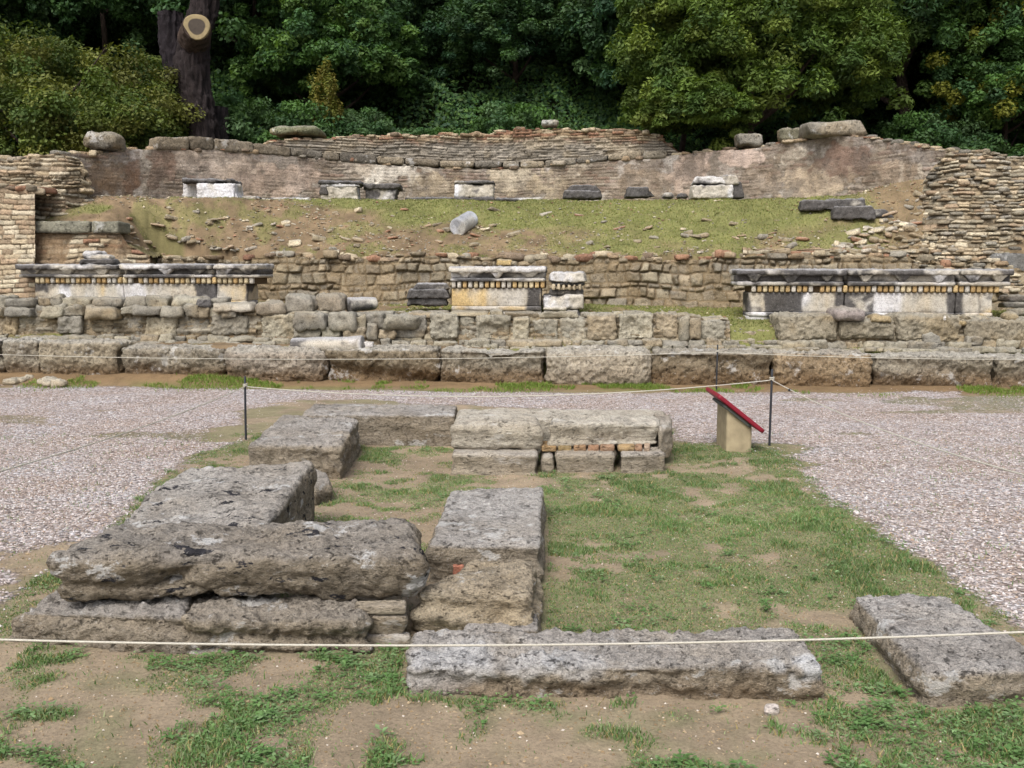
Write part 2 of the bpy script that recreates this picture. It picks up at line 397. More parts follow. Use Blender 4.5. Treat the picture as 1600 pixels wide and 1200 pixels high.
def gravel_mask(x, y):
    sd = poly_sd(x, y, ENC)
    far = np.interp(x, [-7, -3, 0, 3, 7], [13.1, 12.75, 12.42, 12.4, 12.3])-y
    m = np.minimum(-sd, far)
    m = m+.10*fbm(P3(x*2.2, y*2.2), 61, 4)
    pt = sst(.10, .30, fbm(P3(x*.55, y*1.2), 62, 4)); pt = np.maximum(pt, .8*np.exp(-((y-8.3-.1*x)/.35)**2)*sst(-.3, .2, fbm(P3(x, y), 63, 3)))
    return np.clip(m/.35+.5, -.6, 1.45)-1.0*pt*(m > 0)
DIRT = srgb(153, 137, 115)
def dirt_col(x, y):
    n = fbm(P3(x*1.3, y*1.3), 71, 4)[:, None]; n2 = fbm(P3(x*6, y*6), 72, 4)[:, None]
    c = DIRT*(1+.22*n)*(1+.16*n2)
    m = fbm(P3(x*2.1, y*2.1), 501, 4)*.7+fbm(P3(x*7, y*7), 502, 3)*.5; px, py = proj(x, y)
    g = np.where((px > 840)&(py < 990), .55*sst(-.5, .1, m), .35*sst(-.12, .2, m))[:, None]
    c = c*(1-g)+srgb(106, 118, 74)*g
    return c
def gz(x, y):
    x = np.asarray(x, float); y = np.asarray(y, float)
    z = .018*fbm(P3(x*1.1, y*1.1), 75, 4)+.006*fbm(P3(x*9, y*9), 76, 3)
    z = z+np.interp(x, [-4.2, -3.2], [.13, .04])*sst(0, .7, y-(yrow(x)-.6))*(y < 30)
    return z
def grid_sheet(xs, ys, zf, colf, maskf=None):
    X, Y = np.meshgrid(xs, ys, indexing='ij'); x, y = X.ravel(), Y.ravel(); z = zf(x, y)
    i, j = np.meshgrid(np.arange(len(xs)-1), np.arange(len(ys)-1), indexing='ij'); q = (i*len(ys)+j).ravel(); n = len(ys)
    mb = MB(); mb.add(np.stack([x, y, z], 1), np.stack([q, q+n, q+n+1, q+1], 1), colf(x, y), maskf(x, y) if maskf else None); return mb
xs = np.concatenate([[-400, -150, -60, -25, -14], np.arange(-10, 10.01, .04), [14, 25, 60, 150, 400]])
ys = np.concatenate([[-60, -20, -5, 0], np.arange(1.6, 14.2, .04), [15, 20, 40, 100, 400]])
def ground_z(x, y):
    f = (np.abs(x) <= 10) & (y > 1.5) & (y < 14.3)
    return np.where(f, gz(x, y), np.where(y >= 14.3, .0, 0.0))
def ground_col(x, y):
    c = dirt_col(x, y)
    # earth strip along the foot of the kerb row: darker humus with moss green
    k = sst(-.9, -.25, y-yrow(x))[:, None]
    n = fbm(P3(x*2, y*4), 81, 4)[:, None]
    c = c*(1-k)+(srgb(128, 106, 78)*(1+.25*n))*k
    g = (sst(-1.05, -.7, y-yrow(x))*(1-sst(-.5, -.2, y-yrow(x)))*sst(-.1, .35, fbm(P3(x*1.2, y*3), 82, 3)))[:, None]*.55
    return c*(1-g)+srgb(110, 118, 62)*g
ground = grid_sheet(xs, ys, ground_z, ground_col, gravel_mask).build('ground', M_GROUND); tag(ground, kind='structure')

# arc of the exedra
AX, AY, AC = 8.75, 6.9, 14.1
def darc(x): return AC+AY*np.sqrt(np.clip(1-(np.asarray(x, float)/AX)**2, .02, 1))
def DA(px):
    k = (px-800)/F; lo, hi = 12., 22.
    for _ in range(50):
        m = (lo+hi)/2
        if m < darc(m*k): lo = m
        else: hi = m
    return lo
def terr_z(x, y):
    t = y-yrow(x); zr = zrow(x)
    crest_y = np.maximum(17.6, darc(np.clip(x, -8.6, 8.6))-1.75)
    zp = 2.87+.05*np.cos(x/4)
    z = np.interp(t, [0, .15, .5, 1.0, 1.3, 1.7, 2.6, 3.3], [-.5, -.5, 0, .0, .30, .36, .44, .52])
    z = np.where(t < .35, z, z+np.where(t < 1.3, zr-.07+.06*(t-.35), zr))
    z = np.where(t > 3.50, 1.70, z)
    k = sst(0, 1, (t-3.3)/np.maximum(crest_y-yrow(x)-3.3, .3))
    kk = np.clip((t-3.3)/np.maximum(crest_y-yrow(x)-3.3, .3), 0, 1); kk = .35*k+.65*kk**.85
    z = np.where(t > 3.50, 1.72+(zp-1.72)*kk, z)
    # right flank: debris cone below the eroded wing
    rb = sst(5.8, 7.6, x)*sst(16.3, 17.6, y)*.35*(t > 3.5); z = z+rb
    lf = sst(5.7, 6.9, -x)*sst(16.05, 16.35, y); z = np.where(lf > 0, np.maximum(z, z*(1-lf)+lf*np.minimum(2.3+(y-16.2)*.55, 2.87)), z)
    rock = .05*fbm(P3(x*2.5, y*2.5), 91, 4)+.035*np.abs(fbm(P3(x*7, y*7), 92, 3))
    return z+rock*(t > .35)
def green_amt(x, y):
    t = y-yrow(x); n = fbm(P3(x*1.1, y*1.6), 95, 4)
    up = np.clip((t-3.3)/3.4, 0, 1)
    g = sst(.22, .62, up+.42*n+.06*np.clip(x-.5, -4, 3)+.3*sst(.5, .75, up)+.17)
    g = np.maximum(g, .55*sst(.12, .3, fbm(P3(x*2.5+9, y*3), 955, 4))); g = np.where(t < 3.3, sst(-.15, .2, n+.12+.18*np.tanh((x-.5)*.8)), g)
    g = g*(1-.95*sst(5.9, 6.7, x+.3*n)*(t > 3.3))
    g = g*(1-.75*sst(-7.0, -7.9, x))
    return np.clip(g, 0, 1)
def terr_col(x, y):
    g = green_amt(x, y)[:, None]*.85; n = fbm(P3(x*3, y*4), 96, 4)[:, None]; n2 = fbm(P3(x*12, y*14), 97, 4)[:, None]
    e = srgb(126, 108, 84)*(1+.4*n)*(1+.35*n2); gr = srgb(122, 126, 74)*(1+.25*n)*(1+.2*n2)
    return e*(1-g)+gr*g
terr = grid_sheet(np.arange(-12, 12.01, .04), np.arange(12.6, 21.6, .045), terr_z, terr_col).build('terrace', M_SLOPE); tag(terr, kind='structure')
def hill_z(x, y):
    z = 2.9+np.clip(y-20.5, 0, 99)*.10+np.clip(y-24, 0, 99)*.62-.0035*np.clip(y-30, 0, 70)**2
    return z-1.5*(y < 20.8)+.5*fbm(P3(x*.2, y*.2), 98, 4)*sst(22, 26, y)
def hill_col(x, y): return srgb(46, 56, 28)*(1+.4*fbm(P3(x, y), 99, 4))[:, None]
hill = grid_sheet(np.linspace(-120, 120, 240), np.concatenate([np.arange(20.4, 60, .4), np.arange(60, 110, 3)]), hill_z, hill_col).build('wooded_hillside', M_SLOPE); tag(hill, kind='structure')

# ================================================================== EXEDRA WALL
BR = [srgb(180, 164, 138), srgb(154, 134, 108), srgb(158, 122, 98), srgb(168, 148, 122), srgb(136, 120, 102), srgb(190, 176, 150), srgb(142, 108, 88)]
BRL = [srgb(212, 200, 174), srgb(196, 180, 152), srgb(182, 160, 134), srgb(206, 194, 170), srgb(170, 152, 128)]
RUB = [srgb(172, 163, 142), srgb(152, 142, 122), srgb(162, 156, 142), srgb(142, 131, 112), srgb(166, 150, 124)]
GREYS = [srgb(150, 144, 132), srgb(134, 130, 120), srgb(160, 150, 134), srgb(120, 116, 106)]
MORT = srgb(124, 108, 86)
# plaster blobs in photo columns/rows: px, py, rx, ry, colour, strength
PL = [(600, 268, 60, 26, (198, 188, 168), 1), (560, 262, 36, 18, (178, 164, 142), .9), (420, 285, 120, 26, (170, 150, 130), .95), (330, 255, 70, 22, (176, 158, 136), .8),
      (230, 272, 14, 40, (176, 164, 142), .7), (165, 280, 40, 30, (126, 104, 78), .9), (205, 275, 14, 34, (110, 86, 66), .9), (250, 268, 22, 36, (112, 88, 70), .8),
      (700, 292, 60, 20, (160, 144, 116), .8), (805, 285, 50, 26, (168, 154, 128), .9), (860, 290, 40, 24, (158, 142, 114), .8), (905, 264, 22, 22, (196, 184, 160), .9),
      (910, 268, 9, 10, (140, 126, 104), 1), (1000, 290, 60, 24, (152, 134, 110), .7), (1080, 275, 34, 34, (164, 144, 124), .9), (1155, 246, 42, 17, (184, 164, 146), 1),
      (1195, 285, 50, 24, (146, 128, 104), .7), (1235, 245, 26, 18, (192, 180, 158), .9), (1270, 285, 60, 30, (172, 154, 128), .95), (1330, 255, 60, 26, (118, 96, 80), .95),
      (1390, 280, 60, 26, (140, 124, 102), .9), (1370, 285, 5, 16, (178, 164, 142), .8), (1410, 278, 5, 20, (178, 164, 142), .8), (1440, 272, 4, 18, (180, 168, 146), .8)]
def exedra_patch(V, U, PX, h, c, s, sid):
    d = V[:, 1]; py = 600-F*(np.tan(0)+0)  # photo row of each wall point
    dv = (V-np.array([0, 0, H0])); f = dv[:, 1]*math.cos(TH)-dv[:, 2]*math.sin(TH); up = dv[:, 1]*math.sin(TH)+dv[:, 2]*math.cos(TH); py = 600-F*up/f
    n = fbm(V*[1.6, 1.6, 2.2], 301, 5); n2 = fbm(V*6, 302, 4)
    gm = .38+.58*sst(-.15, .03, n)       # general thin plaster film
    base = srgb(156, 145, 130)*(1+.25*n2)[:, None]; c = c*.6+.4*srgb(156, 143, 122); n5 = fbm(V*[3.2, 3.2, 3.6], 307, 5, .62); n6 = fbm(V*[2.1, 2.1, 1.6], 309, 5, .6)
    lt = sst(.03, .12, n5)[:, None]*.85; dk = sst(.04, .15, n6)[:, None]*.7; base = base*(1-lt)+srgb(208, 198, 182)*(1+.25*n2)[:, None]*lt; base = base*(1-dk)+srgb(118, 102, 84)*dk
    tot = gm*0; cc = base
    for (x, y, rx, ry, k, st) in PL:
        k = [min(255, q*1.10+6) for q in k]
        e = 1-np.sqrt(((PX-x)/rx)**2+((py-y)/ry)**2)+.85*n2+.45*n
        m = sst(-.04, .22, e)*st*(.72+.28*sst(-.2, .1, n5)); cc = cc*(1-m[:, None])+srgb(*k)*(1+.4*n2+.25*n5)[:, None]*m[:, None]; tot = np.maximum(tot, m)
    edge = np.exp(-((tot-.5)/.2)**2)*.4; raw = tot; tot = np.maximum(tot, gm)
    h = h*(1-.8*tot)+.8*tot*(.040+.012*n2); tot = np.where(raw > .4, tot, tot*(.9+.5*n2)); c = c*(1-tot[:, None])+cc*tot[:, None]
    c = c*(1-edge[:, None])+srgb(96, 82, 66)*edge[:, None]
    st = sst(.25, .6, fbm(V*[2.4, 2.4, .5], 305, 3))[:, None]*.38     # rain streaks
    return h, (c*(1-st)+srgb(104, 92, 78)*st)*np.array([.97, 1.0, 1.10])
def ex_cols(pts, bot):
    out = []
    for px, pt in pts:
        D = DA(px); out.append((px, pt, D, bot(px), D))
    return out
def interp(pts): xs_ = [p[0] for p in pts]; ys_ = [p[1] for p in pts]; return lambda x: float(np.interp(x, xs_, ys_))
band = interp([(20, 252), (100, 243), (170, 238), (240, 233), (330, 236), (420, 240), (550, 254), (700, 264), (800, 264), (900, 255), (1000, 250), (1040, 246), (1100, 240), (1200, 228), (1300, 214), (1360, 216), (1500, 240), (1560, 250)])
ex = empty('exedra_wall', (0, 21, 2.9), 'long curved ruined wall of brick and flaking plaster enclosing the grassy terrace below the trees', 'wall')
mb = MB(); pxs = list(range(96, 1521, 38))
_, info = wall_patch(mb, ex_cols([(p, band(p)) for p in pxs], lambda p: 322), .022, (.055, .08), (.18, .42), .016, .014, .02, 11, BR, MORT, thick=.7, patch=exedra_patch, ragged=.03, warp=.02, topcol=srgb(140, 122, 96))
crest(mb, info, 260, (.08, .22), 12, BR+GREYS, back=.35)
under(mb.build('plastered_face', M_WALL), ex)
def crown_col(V, PX, c):
    py = proj(V[:, 0], V[:, 1], V[:, 2])[1]; n = fbm(V*3, 321, 4); k = sst(212, 228, py+14*n)[:, None]; g = c.mean(1, keepdims=True)
    lo = (g*.6+.4*c.mean())*np.array([1.12, 1.0, .82])*1.16; c = c*(1-k)+lo*k; w = sst(.12, .22, fbm(V*[2, 2, 4], 323, 4))[:, None]*.5*k; return c*(1-w)+srgb(190, 176, 152)*w
# upper brick crown, set a little back, over the grey stone course
mb = MB(); top = interp([(395, 232), (430, 222), (520, 216), (560, 213), (640, 213), (700, 212), (790, 210), (800, 206), (860, 206), (930, 206), (1000, 204), (1015, 210), (1040, 226), (1060, 238)])
b2 = interp([(395, 226), (550, 244), (700, 252), (800, 252), (1000, 240), (1060, 240)])
def back_cols(pts, bot, dd): return [(px, pt, DA(px)+dd, bot(px)+2, DA(px)+dd) for px, pt in pts]
_, info = wall_patch(mb, back_cols([(p, top(p)) for p in range(395, 1061, 19)], b2, .10), .022, (.05, .07), (.14, .36), .03, .013, .035, 13, [BR[2], BR[1], BR[4], BR[0], BR[3], BR[2], BR[5], BR[3], BR[1], BR[6]], MORT, thick=.8, ragged=.05, warp=.015, topcol=srgb(140, 110, 84), colfn=crown_col)
crest(mb, info, 200, (.08, .2), 14, BR, back=.5)
under(mb.build('brick_crown', M_WALL), ex)
_g = np.random.default_rng(5)
def course_run(px0, px1, top, bot, root, seed, dd=-.05, wpx=(24, 62), depth=.35, cols=[srgb(146, 138, 124), srgb(132, 122, 106), srgb(156, 144, 124), srgb(118, 112, 102)], name='course_block', lab=None, gap=1.2):
    px = px0; k = 0
    while px < px1-6:
        w = _g.uniform(*wpx); x1 = min(px1, px+w); m = MB()
        a, b = px+gap*.5, x1-gap*.5
        P = []
        for z in (0, 1):
            fn = bot if z == 0 else top; j = _g.uniform(-1.5, 1.5)
            A = W(a, fn(a)+j, DA(a)+dd); B = W(b, fn(b)+j, DA(b)+dd)
            tg = (B-A)[:2]; tg /= np.linalg.norm(tg); nr = np.array([-tg[1], tg[0], 0])
            P.append([A+nr*depth, B+nr*depth, B, A])
        lump(m, P[0], P[1], .035, .05, .03, 5, seed+k, 0, cols[_g.integers(len(cols))]*_g.uniform(.8, 1.12), fine=.5)
        under(m.build(name, M_ROW), root); px = x1; k += 1
tb = interp([(240, 214), (300, 213), (400, 223), (550, 241), (700, 252), (850, 251), (1000, 236), (1045, 232)])
bb = interp([(240, 233), (300, 234), (400, 239), (550, 253), (700, 262), (850, 261), (1000, 248), (1045, 246)])
course_run(242, 1044, tb, bb, ex, 400, dd=-.06)

# ================================================================== WINGS
def mk_wall(name, label, parts, cat='wall'):
    root = empty(name, parts[0][2], label, cat)
    for pn, m, _ in parts: under(m.build(pn, M_WALL), root)
    return root
# left wing: pale coursed brick pier, then a lower brick front under a stone lintel
mb = MB()
_, info = wall_patch(mb, [(-160, 300, 15.9, 478, 15.7), (-60, 292, 15.9, 478, 15.7), (0, 290, 15.9, 478, 15.7), (40, 296, 15.9, 478, 15.7), (56, 304, 15.9, 478, 15.7)], .016, (.072, .09), (.14, .34), .022, .012, .014, 21, BRL, MORT, thick=1.2, ragged=.08, warp=.012, topcol=BR[1])
crest(mb, info, 60, (.12, .3), 22, BR+RUB, back=.8)
pier = empty('brick_pier', tuple(W(0, 478, 15.9)), 'pale coursed brick pier at the left edge of the photo, left of the stone lintel', 'wall')
under(mb.build('brick_face', M_WALL), pier)
mb = MB(); _, info = wall_patch(mb, [(56, 363, 16.05, 480, 15.8), (120, 363, 16.05, 480, 15.8), (186, 363, 16.05, 480, 15.8), (200, 385, 16.1, 480, 15.9), (235, 402, 16.2, 480, 15.9)], .018, (.06, .085), (.16, .4), .03, .016, .035, 23, BR+[BRL[0], BRL[1]], MORT, thick=1.0, ragged=.03, warp=.02, topcol=srgb(120, 112, 80),
    patch=lambda V, U, PX, h, c, s, sid: (h*(1-.8*sst(.05, .2, fbm(V*[2, 2, 2.5], 231, 4))), c*(1-.75*sst(.05, .2, fbm(V*[2, 2, 2.5], 231, 4))[:, None])+srgb(132, 110, 84)*(1+.15*fbm(V*9, 232, 3))[:, None]*.75*sst(.05, .2, fbm(V*[2, 2, 2.5], 231, 4))[:, None]))
lw = empty('brick_wall', tuple(W(120, 478, 15.95)), 'low earthy brick wall under the grey stone lintel, behind the left marble cornice', 'wall')
under(mb.build('brick_face', M_WALL), lw)
for x0, x1, sd in ((57, 143, 1), (146, 187, 2)):
    m = MB(); A = [W(x, 364, 16.0) for x in (x0, x1)]; B = [W(x, 346, 16.0) for x in (x0, x1)]; d = np.array([0, .5, 0])
    lump(m, [A[0]+d, A[1]+d, A[1]-d*.15, A[0]-d*.15], [B[0]+d, B[1]+d, B[1]-d*.15, B[0]-d*.15], .03, .03, .02, 5, 40+sd, 0, lambda w, n, s: srgb(140, 138, 122)*(1+.25*fbm(w*6, s, 3))[:, None])
    recentre(m.build('stone_lintel', M_ROW)); o = bpy.context.scene.collection.objects[-1]
    tag(o, 'long grey stone lintel lying on the low brick wall at the left' if sd == 1 else 'short grey stone lintel at the right end of the low brick wall, beside the longer one', 'lintel', 'stone lintels on the left brick wall')
# broken left end of the exedra: rubble mass between pier and curved wall
mb = MB(); _, info = wall_patch(mb, [(-200, 250, 17.0, 352, 16.5), (0, 247, 16.9, 352, 16.4), (35, 243, 16.9, 352, 16.4), (60, 240, 16.9, 352, 16.5), (100, 238, 16.9, 345, 16.6), (125, 250, 17.1, 335, 16.9), (140, 290, 17.2, 330, 17.1)], .022, (.05, .09), (.12, .34), .045, .02, .07, 25, RUB+BRL, MORT, thick=1.0, ragged=.1, warp=.04, topcol=RUB[1])
crest(mb, info, 110, (.08, .22), 26, BRL+RUB+GREYS, back=.8)
rl = empty('rubble_wall', tuple(W(50, 325, 17)), 'broken rubble and brick end of the curved wall at the upper left, above the pale brick pier', 'wall')
under(mb.build('rubble_face', M_WALL), rl)
# right wing: eroded stepped mass of thin stones
mb = MB(); _, info = wall_patch(mb, [(1398, 352, 17.5, 405, 16.4), (1425, 318, 17.5, 412, 16.1), (1445, 278, 17.5, 420, 15.95), (1475, 244, 17.3, 430, 15.9), (1500, 235, 17.0, 438, 15.85), (1530, 238, 17.0, 445, 15.8), (1600, 246, 17.3, 470, 15.7), (1680, 250, 17.2, 470, 15.6), (1800, 250, 17.1, 470, 15.6)], .02, (.045, .08), (.09, .30), .035, .018, .06, 27, RUB+RUB+BRL+[GREYS[0], BR[0]], srgb(120, 106, 84), thick=1.4, ragged=.07, warp=.035, topcol=RUB[0])
crest(mb, info, 300, (.08, .2), 28, RUB+GREYS+BRL, back=1.2)
g = np.random.default_rng(44)
for k in range(240):
    t = g.uniform(0, 1); i = int(g.uniform(0, .75)*len(info[0])); p = info[1][i]*t+info[2][i]*(1-t)+info[3][i]*.07; s = g.uniform(.06, .15)
    stone(mb, p, (s*1.5, s, s*.5), g.uniform(-.3, .3), 900+k, np.array((RUB+GREYS+BRL)[g.integers(14)])*g.uniform(.8, 1.1))
rw = empty('eroded_wall', tuple(W(1520, 440, 16)), 'eroded sloping mass of thin layered stones at the right end of the curved wall', 'wall')
under(mb.build('rubble_face', M_WALL), rw)
def mud(V, h, c):
    n = fbm(V*[1.2, 1.2, 2.0], 711, 4); n2 = fbm(V*7, 712, 4); m = (sst(-.08, .12, n+.35*n2))*.85; c = (c*.7+srgb(158, 145, 118)*.3*(1+.3*n2)[:, None])*np.array([.84, .84, .86])
    return h*(1-.6*m)+.03*m*(1+n2), c*(1-.5*m[:, None])+.5*m[:, None]*srgb(142, 124, 94)*(1+.3*n2)[:, None]
# ================================================================== RETAINING WALL below the slope
zt = lambda px, py, D=16.4: ZY(py, D)
def Dret(px): x = (px-800)/F*16.4; return float(yrow(x))+3.3
mb = MB(); cols = []
for px, py in [(190, 404), (300, 402), (400, 404), (480, 403), (600, 402), (760, 404), (900, 404), (1000, 403), (1070, 408), (1130, 400), (1170, 396), (1250, 400), (1400, 402), (1500, 410), (1640, 420)]:
    cols.append((px, py, Dret(px)+.12, 486, Dret(px)-.02))
_, info = wall_patch(mb, cols, .017, [.78, .88, 1.06, 1.24, 1.33, 1.52, 1.68, 1.78], (.10, .40), .04, .03, .07, 31, RUB+[GREYS[0], srgb(188, 178, 154), BRL[1], RUB[1]], srgb(122, 104, 78), thick=.5, ragged=.07, warp=.045, wobble=.09, topcol=srgb(128, 112, 84), patch=lambda V, U, PX, h, c, s, sid: mud(V, h, c))
crest(mb, info, 190, (.08, .28), 32, RUB+BR, back=.3)
rt = empty('retaining_wall', tuple(W(800, 486, 16.4)), 'low brownish rubble retaining wall at the foot of the grassy slope', 'wall')
under(mb.build('rubble_face', M_WALL), rt)
mb = MB(); _, info = wall_patch(mb, [(p, 391, Dret(p)+.22, 401, Dret(p)+.20) for p in (1160, 1230, 1300, 1370, 1440)], .015, (.085, .10), (.16, .42), .04, .016, .03, 33, [BR[2], BR[0], BRL[0], BRL[3], RUB[0]], MORT, thick=.3, ragged=.02, warp=.015, topcol=BR[1])
under(mb.build('brick_course', M_WALL), rt)

# ================================================================== KERB ROW of large blocks (each block its own thing)
KD = lambda px: float(yrow((px-800)/F*13.1))
row = [(-120, -2, 531, 600, 'g'), (0, 58, 533, 600, 'g'), (60, 186, 534, 602, 'w'), (189, 345, 543, 602, 'g'), (348, 506, 544, 606, 'l'), (509, 684, 545, 606, 'd'), (687, 851, 547, 608, 'g'),
       (853, 1016, 545, 613, 'L'), (1021, 1209, 550, 608, 'd'), (1213, 1362, 551, 610, 'b'), (1366, 1556, 556, 606, 'g'), (1559, 1760, 558, 608, 'g')]
RL = ['grey block cut by the left edge of the photo, outermost of the long kerb row', 'short weathered block near the left edge, first whole one in the long kerb row', 'kerb block with a pale rounded rim, left of the low dark-topped one',
      'low kerb block with an earth-brown face, just left of the left rope post', 'bulging light grey kerb block behind the left rope post', 'dark kerb block with a deep shadowed face right of the white broken column', 'kerb block left of the largest rounded pale block, white patch on its rim',
      'largest, pale rounded block in the middle of the long kerb row', 'long dark undercut kerb block behind the thin far rope post', 'squared brown kerb block behind the right rope post', 'long grey kerb block second from the right edge of the photo', 'kerb block cut by the right edge of the photo']
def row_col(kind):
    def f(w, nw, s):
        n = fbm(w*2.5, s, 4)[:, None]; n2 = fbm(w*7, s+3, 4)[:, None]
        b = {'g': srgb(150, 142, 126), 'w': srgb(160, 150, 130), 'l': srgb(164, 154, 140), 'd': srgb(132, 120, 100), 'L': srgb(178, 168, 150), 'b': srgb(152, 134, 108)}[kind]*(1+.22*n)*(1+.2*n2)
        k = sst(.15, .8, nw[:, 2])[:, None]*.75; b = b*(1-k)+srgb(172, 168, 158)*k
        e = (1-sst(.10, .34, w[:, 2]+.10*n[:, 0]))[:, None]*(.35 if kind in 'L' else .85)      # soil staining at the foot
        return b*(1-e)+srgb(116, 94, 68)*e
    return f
for i, (a, b, t, bt, kd) in enumerate(row):
    m = MB(); D = (KD(a)+KD(b))/2; dp = .6
    At, Bt = W(a+1, t, KD(a)-.02), W(b-1, t+(.8 if i else 0), KD(b)-.02)
    Af, Bf = At.copy(), Bt.copy(); Af[2] = Bf[2] = -.02
    if kd in 'dg': Af[1] += .10; Bf[1] += .10
    d = np.array([.04, dp, 0]); prot = -.07 if kd == 'L' else (-.03 if kd in 'lb' else 0); q = np.array([0, prot, 0])
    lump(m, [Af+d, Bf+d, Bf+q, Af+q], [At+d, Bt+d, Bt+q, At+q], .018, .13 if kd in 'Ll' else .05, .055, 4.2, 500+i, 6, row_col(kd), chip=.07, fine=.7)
    o = m.build('kerb_block', M_ROW); recentre(o); tag(o, RL[i], 'stone block', 'large blocks of the long kerb row')

# ================================================================== MIDDLE WALL
MD = lambda px: float(yrow((px-800)/F*14.1))+1.05
mw = empty('block_wall', tuple(W(800, 545, MD(800))), 'low wall of squared limestone blocks and rubble behind the long kerb row', 'wall')
MC = [srgb(172, 166, 148), srgb(162, 157, 142), srgb(154, 149, 136), srgb(178, 171, 152), srgb(166, 153, 130), srgb(148, 144, 134)]
def mw_col(base):
    def f(w, nw, s):
        n = fbm(w*4, s, 4)[:, None]; n2 = fbm(w*11, s+3, 3)[:, None]; b = base*(1+.24*n)*(1+.22*n2)
        o = sst(.0, .5, fbm(w*3+5, s+8, 3))[:, None]*.4; b = b*(1-o)+srgb(166, 146, 110)*o
        k = sst(.3, .9, nw[:, 2])[:, None]*.6; return b*(1-k)+srgb(158, 154, 142)*k
    return f
def mblock(a, b, t, bt, dd=0, r=.045, k=0, par=mw, name='wall_block', dep=.42, gry=None):
    m = MB(); A, B = W(a+.7, t, MD(a)+dd), W(b-.7, t, MD(b)+dd); C_, D_ = W(a+.7, bt-.7, MD(a)+dd), W(b-.7, bt-.7, MD(b)+dd)
    d = np.array([0, dep, 0]); s = int(a*7+b+k)
    base = MC[s % 6] if gry is None else gry
    lump(m, [C_+d, D_+d, D_, C_], [A+d, B+d, B, A], .016, r*.9, .045, 4.6, s, 0, mw_col(base), fine=.75, chip=.05)
    return under(m.build(name, M_WALL), par)
for a, b, t, bt in [(-70, -6, 492, 526), (-5, 27, 491, 524), (28, 87, 493, 527), (88, 127, 494, 522), (128, 176, 492, 524), (177, 224, 494, 527), (226, 275, 496, 526), (276, 326, 495, 527), (328, 388, 488, 524), (408, 462, 492, 532), (603, 668, 494, 530), (671, 716, 491, 531), (718, 741, 496, 531), (743, 800, 492, 533),
                    (801, 828, 494, 532), (832, 873, 498, 534), (874, 915, 497, 536), (919, 963, 491, 534), (967, 1022, 493, 533), (1024, 1062, 492, 530), (1084, 1137, 499, 532)]:
    mblock(a, b, t+_g.uniform(-3, 3), bt+_g.uniform(-1.5, 2), dd=_g.uniform(-.05, .06))
for a, b, t, bt in [(1217, 1310, 491, 534), (1312, 1400, 499, 530), (1404, 1506, 492, 535), (1509, 1640, 498, 535), (1642, 1740, 498, 536)]:
    mblock(a, b, t, bt, dd=-.05, r=.08, gry=srgb(152, 144, 126), dep=.6)
def px_stone(m, cx, cy, w, h, dd, seed, col, D=None, r=.15, amp=.2, rot=0, dep=.8):
    D = (MD(cx)+dd) if D is None else D; p = W(cx, cy, D); s = D/F
    stone(m, p, (w*s, w*s*dep, h*s), rot, seed, mw_col(np.array(col)), amp=amp, r=r, res=9 if w > 22 else 6)
mb = MB(); k = 0
def rub_row(px0, px1, y0, y1, wr, dd=0, pal=MC, jit=3):
    global k
    x = px0
    while x < px1:
        w = _g.uniform(wr[0]*.55, wr[1]*1.15); h = (y1-y0)*_g.uniform(.7, 1.3)
        px_stone(mb, x+w/2, (y0+y1)/2+_g.uniform(-jit, jit)*.5, w*1.04, h*1.08, dd+_g.uniform(-.04, .06), 2000+k, pal[_g.integers(len(pal))]*_g.uniform(.85, 1.1)); x += w; k += 1
rub_row(-60, 350, 478, 494, (22, 48), .05); rub_row(-60, 330, 464, 480, (18, 42), .18); rub_row(-60, 400, 524, 535, (14, 36), -.03); rub_row(-40, 400, 533, 545, (16, 40), -.10)
rub_row(400, 1140, 531, 541, (14, 38), -.02, jit=4); rub_row(400, 1140, 540, 549, (14, 34), -.12, jit=3)
rub_row(462, 604, 492, 512, (30, 52), .02); rub_row(462, 604, 510, 530, (26, 50), -.03); rub_row(1062, 1086, 496, 530, (20, 24), .0)
rub_row(1215, 1640, 533, 545, (16, 40), .02, jit=4); rub_row(1400, 1640, 526, 538, (14, 26), .06); rub_row(1200, 1640, 543, 551, (12, 30), -.15)
rub_row(460, 1000, 486, 494, (26, 60), .3)
rub_row(1143, 1212, 518, 527, (8, 22), .25, jit=8); rub_row(1150, 1215, 530, 538, (8, 18), .1, jit=6); rub_row(1150, 1200, 540, 547, (8, 26), -.1, jit=4)
under(mb.build('rubble', M_WALL), mw)
mb = MB()       # dark earth core
for a, b, t in ((-200, 402, 484), (400, 1140, 498), (1215, 1750, 500)):
    wall_patch(mb, [(p, t, MD(p)+.10, 556, MD(p)+.03) for p in np.linspace(a, b, 6)], .03, (.05, .1), (.1, .3), .03, .02, .03, 77, RUB, srgb(112, 98, 74), thick=.34, ragged=.06)
under(mb.build('earth_core', M_WALL), mw)

# --- loose blocks lying on and about the walls (things)
def loose(px, py, w, h, D, label, seed, col, name='stone_block', rot=0, r=.24, amp=.15, dep=.8, cat='stone block', mat=None, grp=None, res=12):
    m = MB(); p = W(px, py, D); s = D/F
    stone(m, p, (w*s, w*s*dep, h*s), rot, seed, mw_col(np.array(col)), amp=amp, r=r, res=res)
    o = m.build(name, mat or M_WALL); recentre(o); return tag(o, label, cat, grp)
loose(470, 474, 46, 28, 14.75, 'grey squared block left of its twin on the low wall, beside the lying white stump', 3001, GREYS[0])
loose(519, 472, 46, 30, 14.75, 'grey squared block touching the lying white stump on the low wall', 3002, GREYS[2])
loose(422, 480, 48, 22, 14.6, 'tilted grey slab on the low wall right of the left cornice', 3003, GREYS[2], rot=.4)
loose(370, 479, 60, 14, 14.6, 'whitish flat slab on the low wall below the right end of the left cornice', 3004, srgb(190, 184, 172), rot=.1)
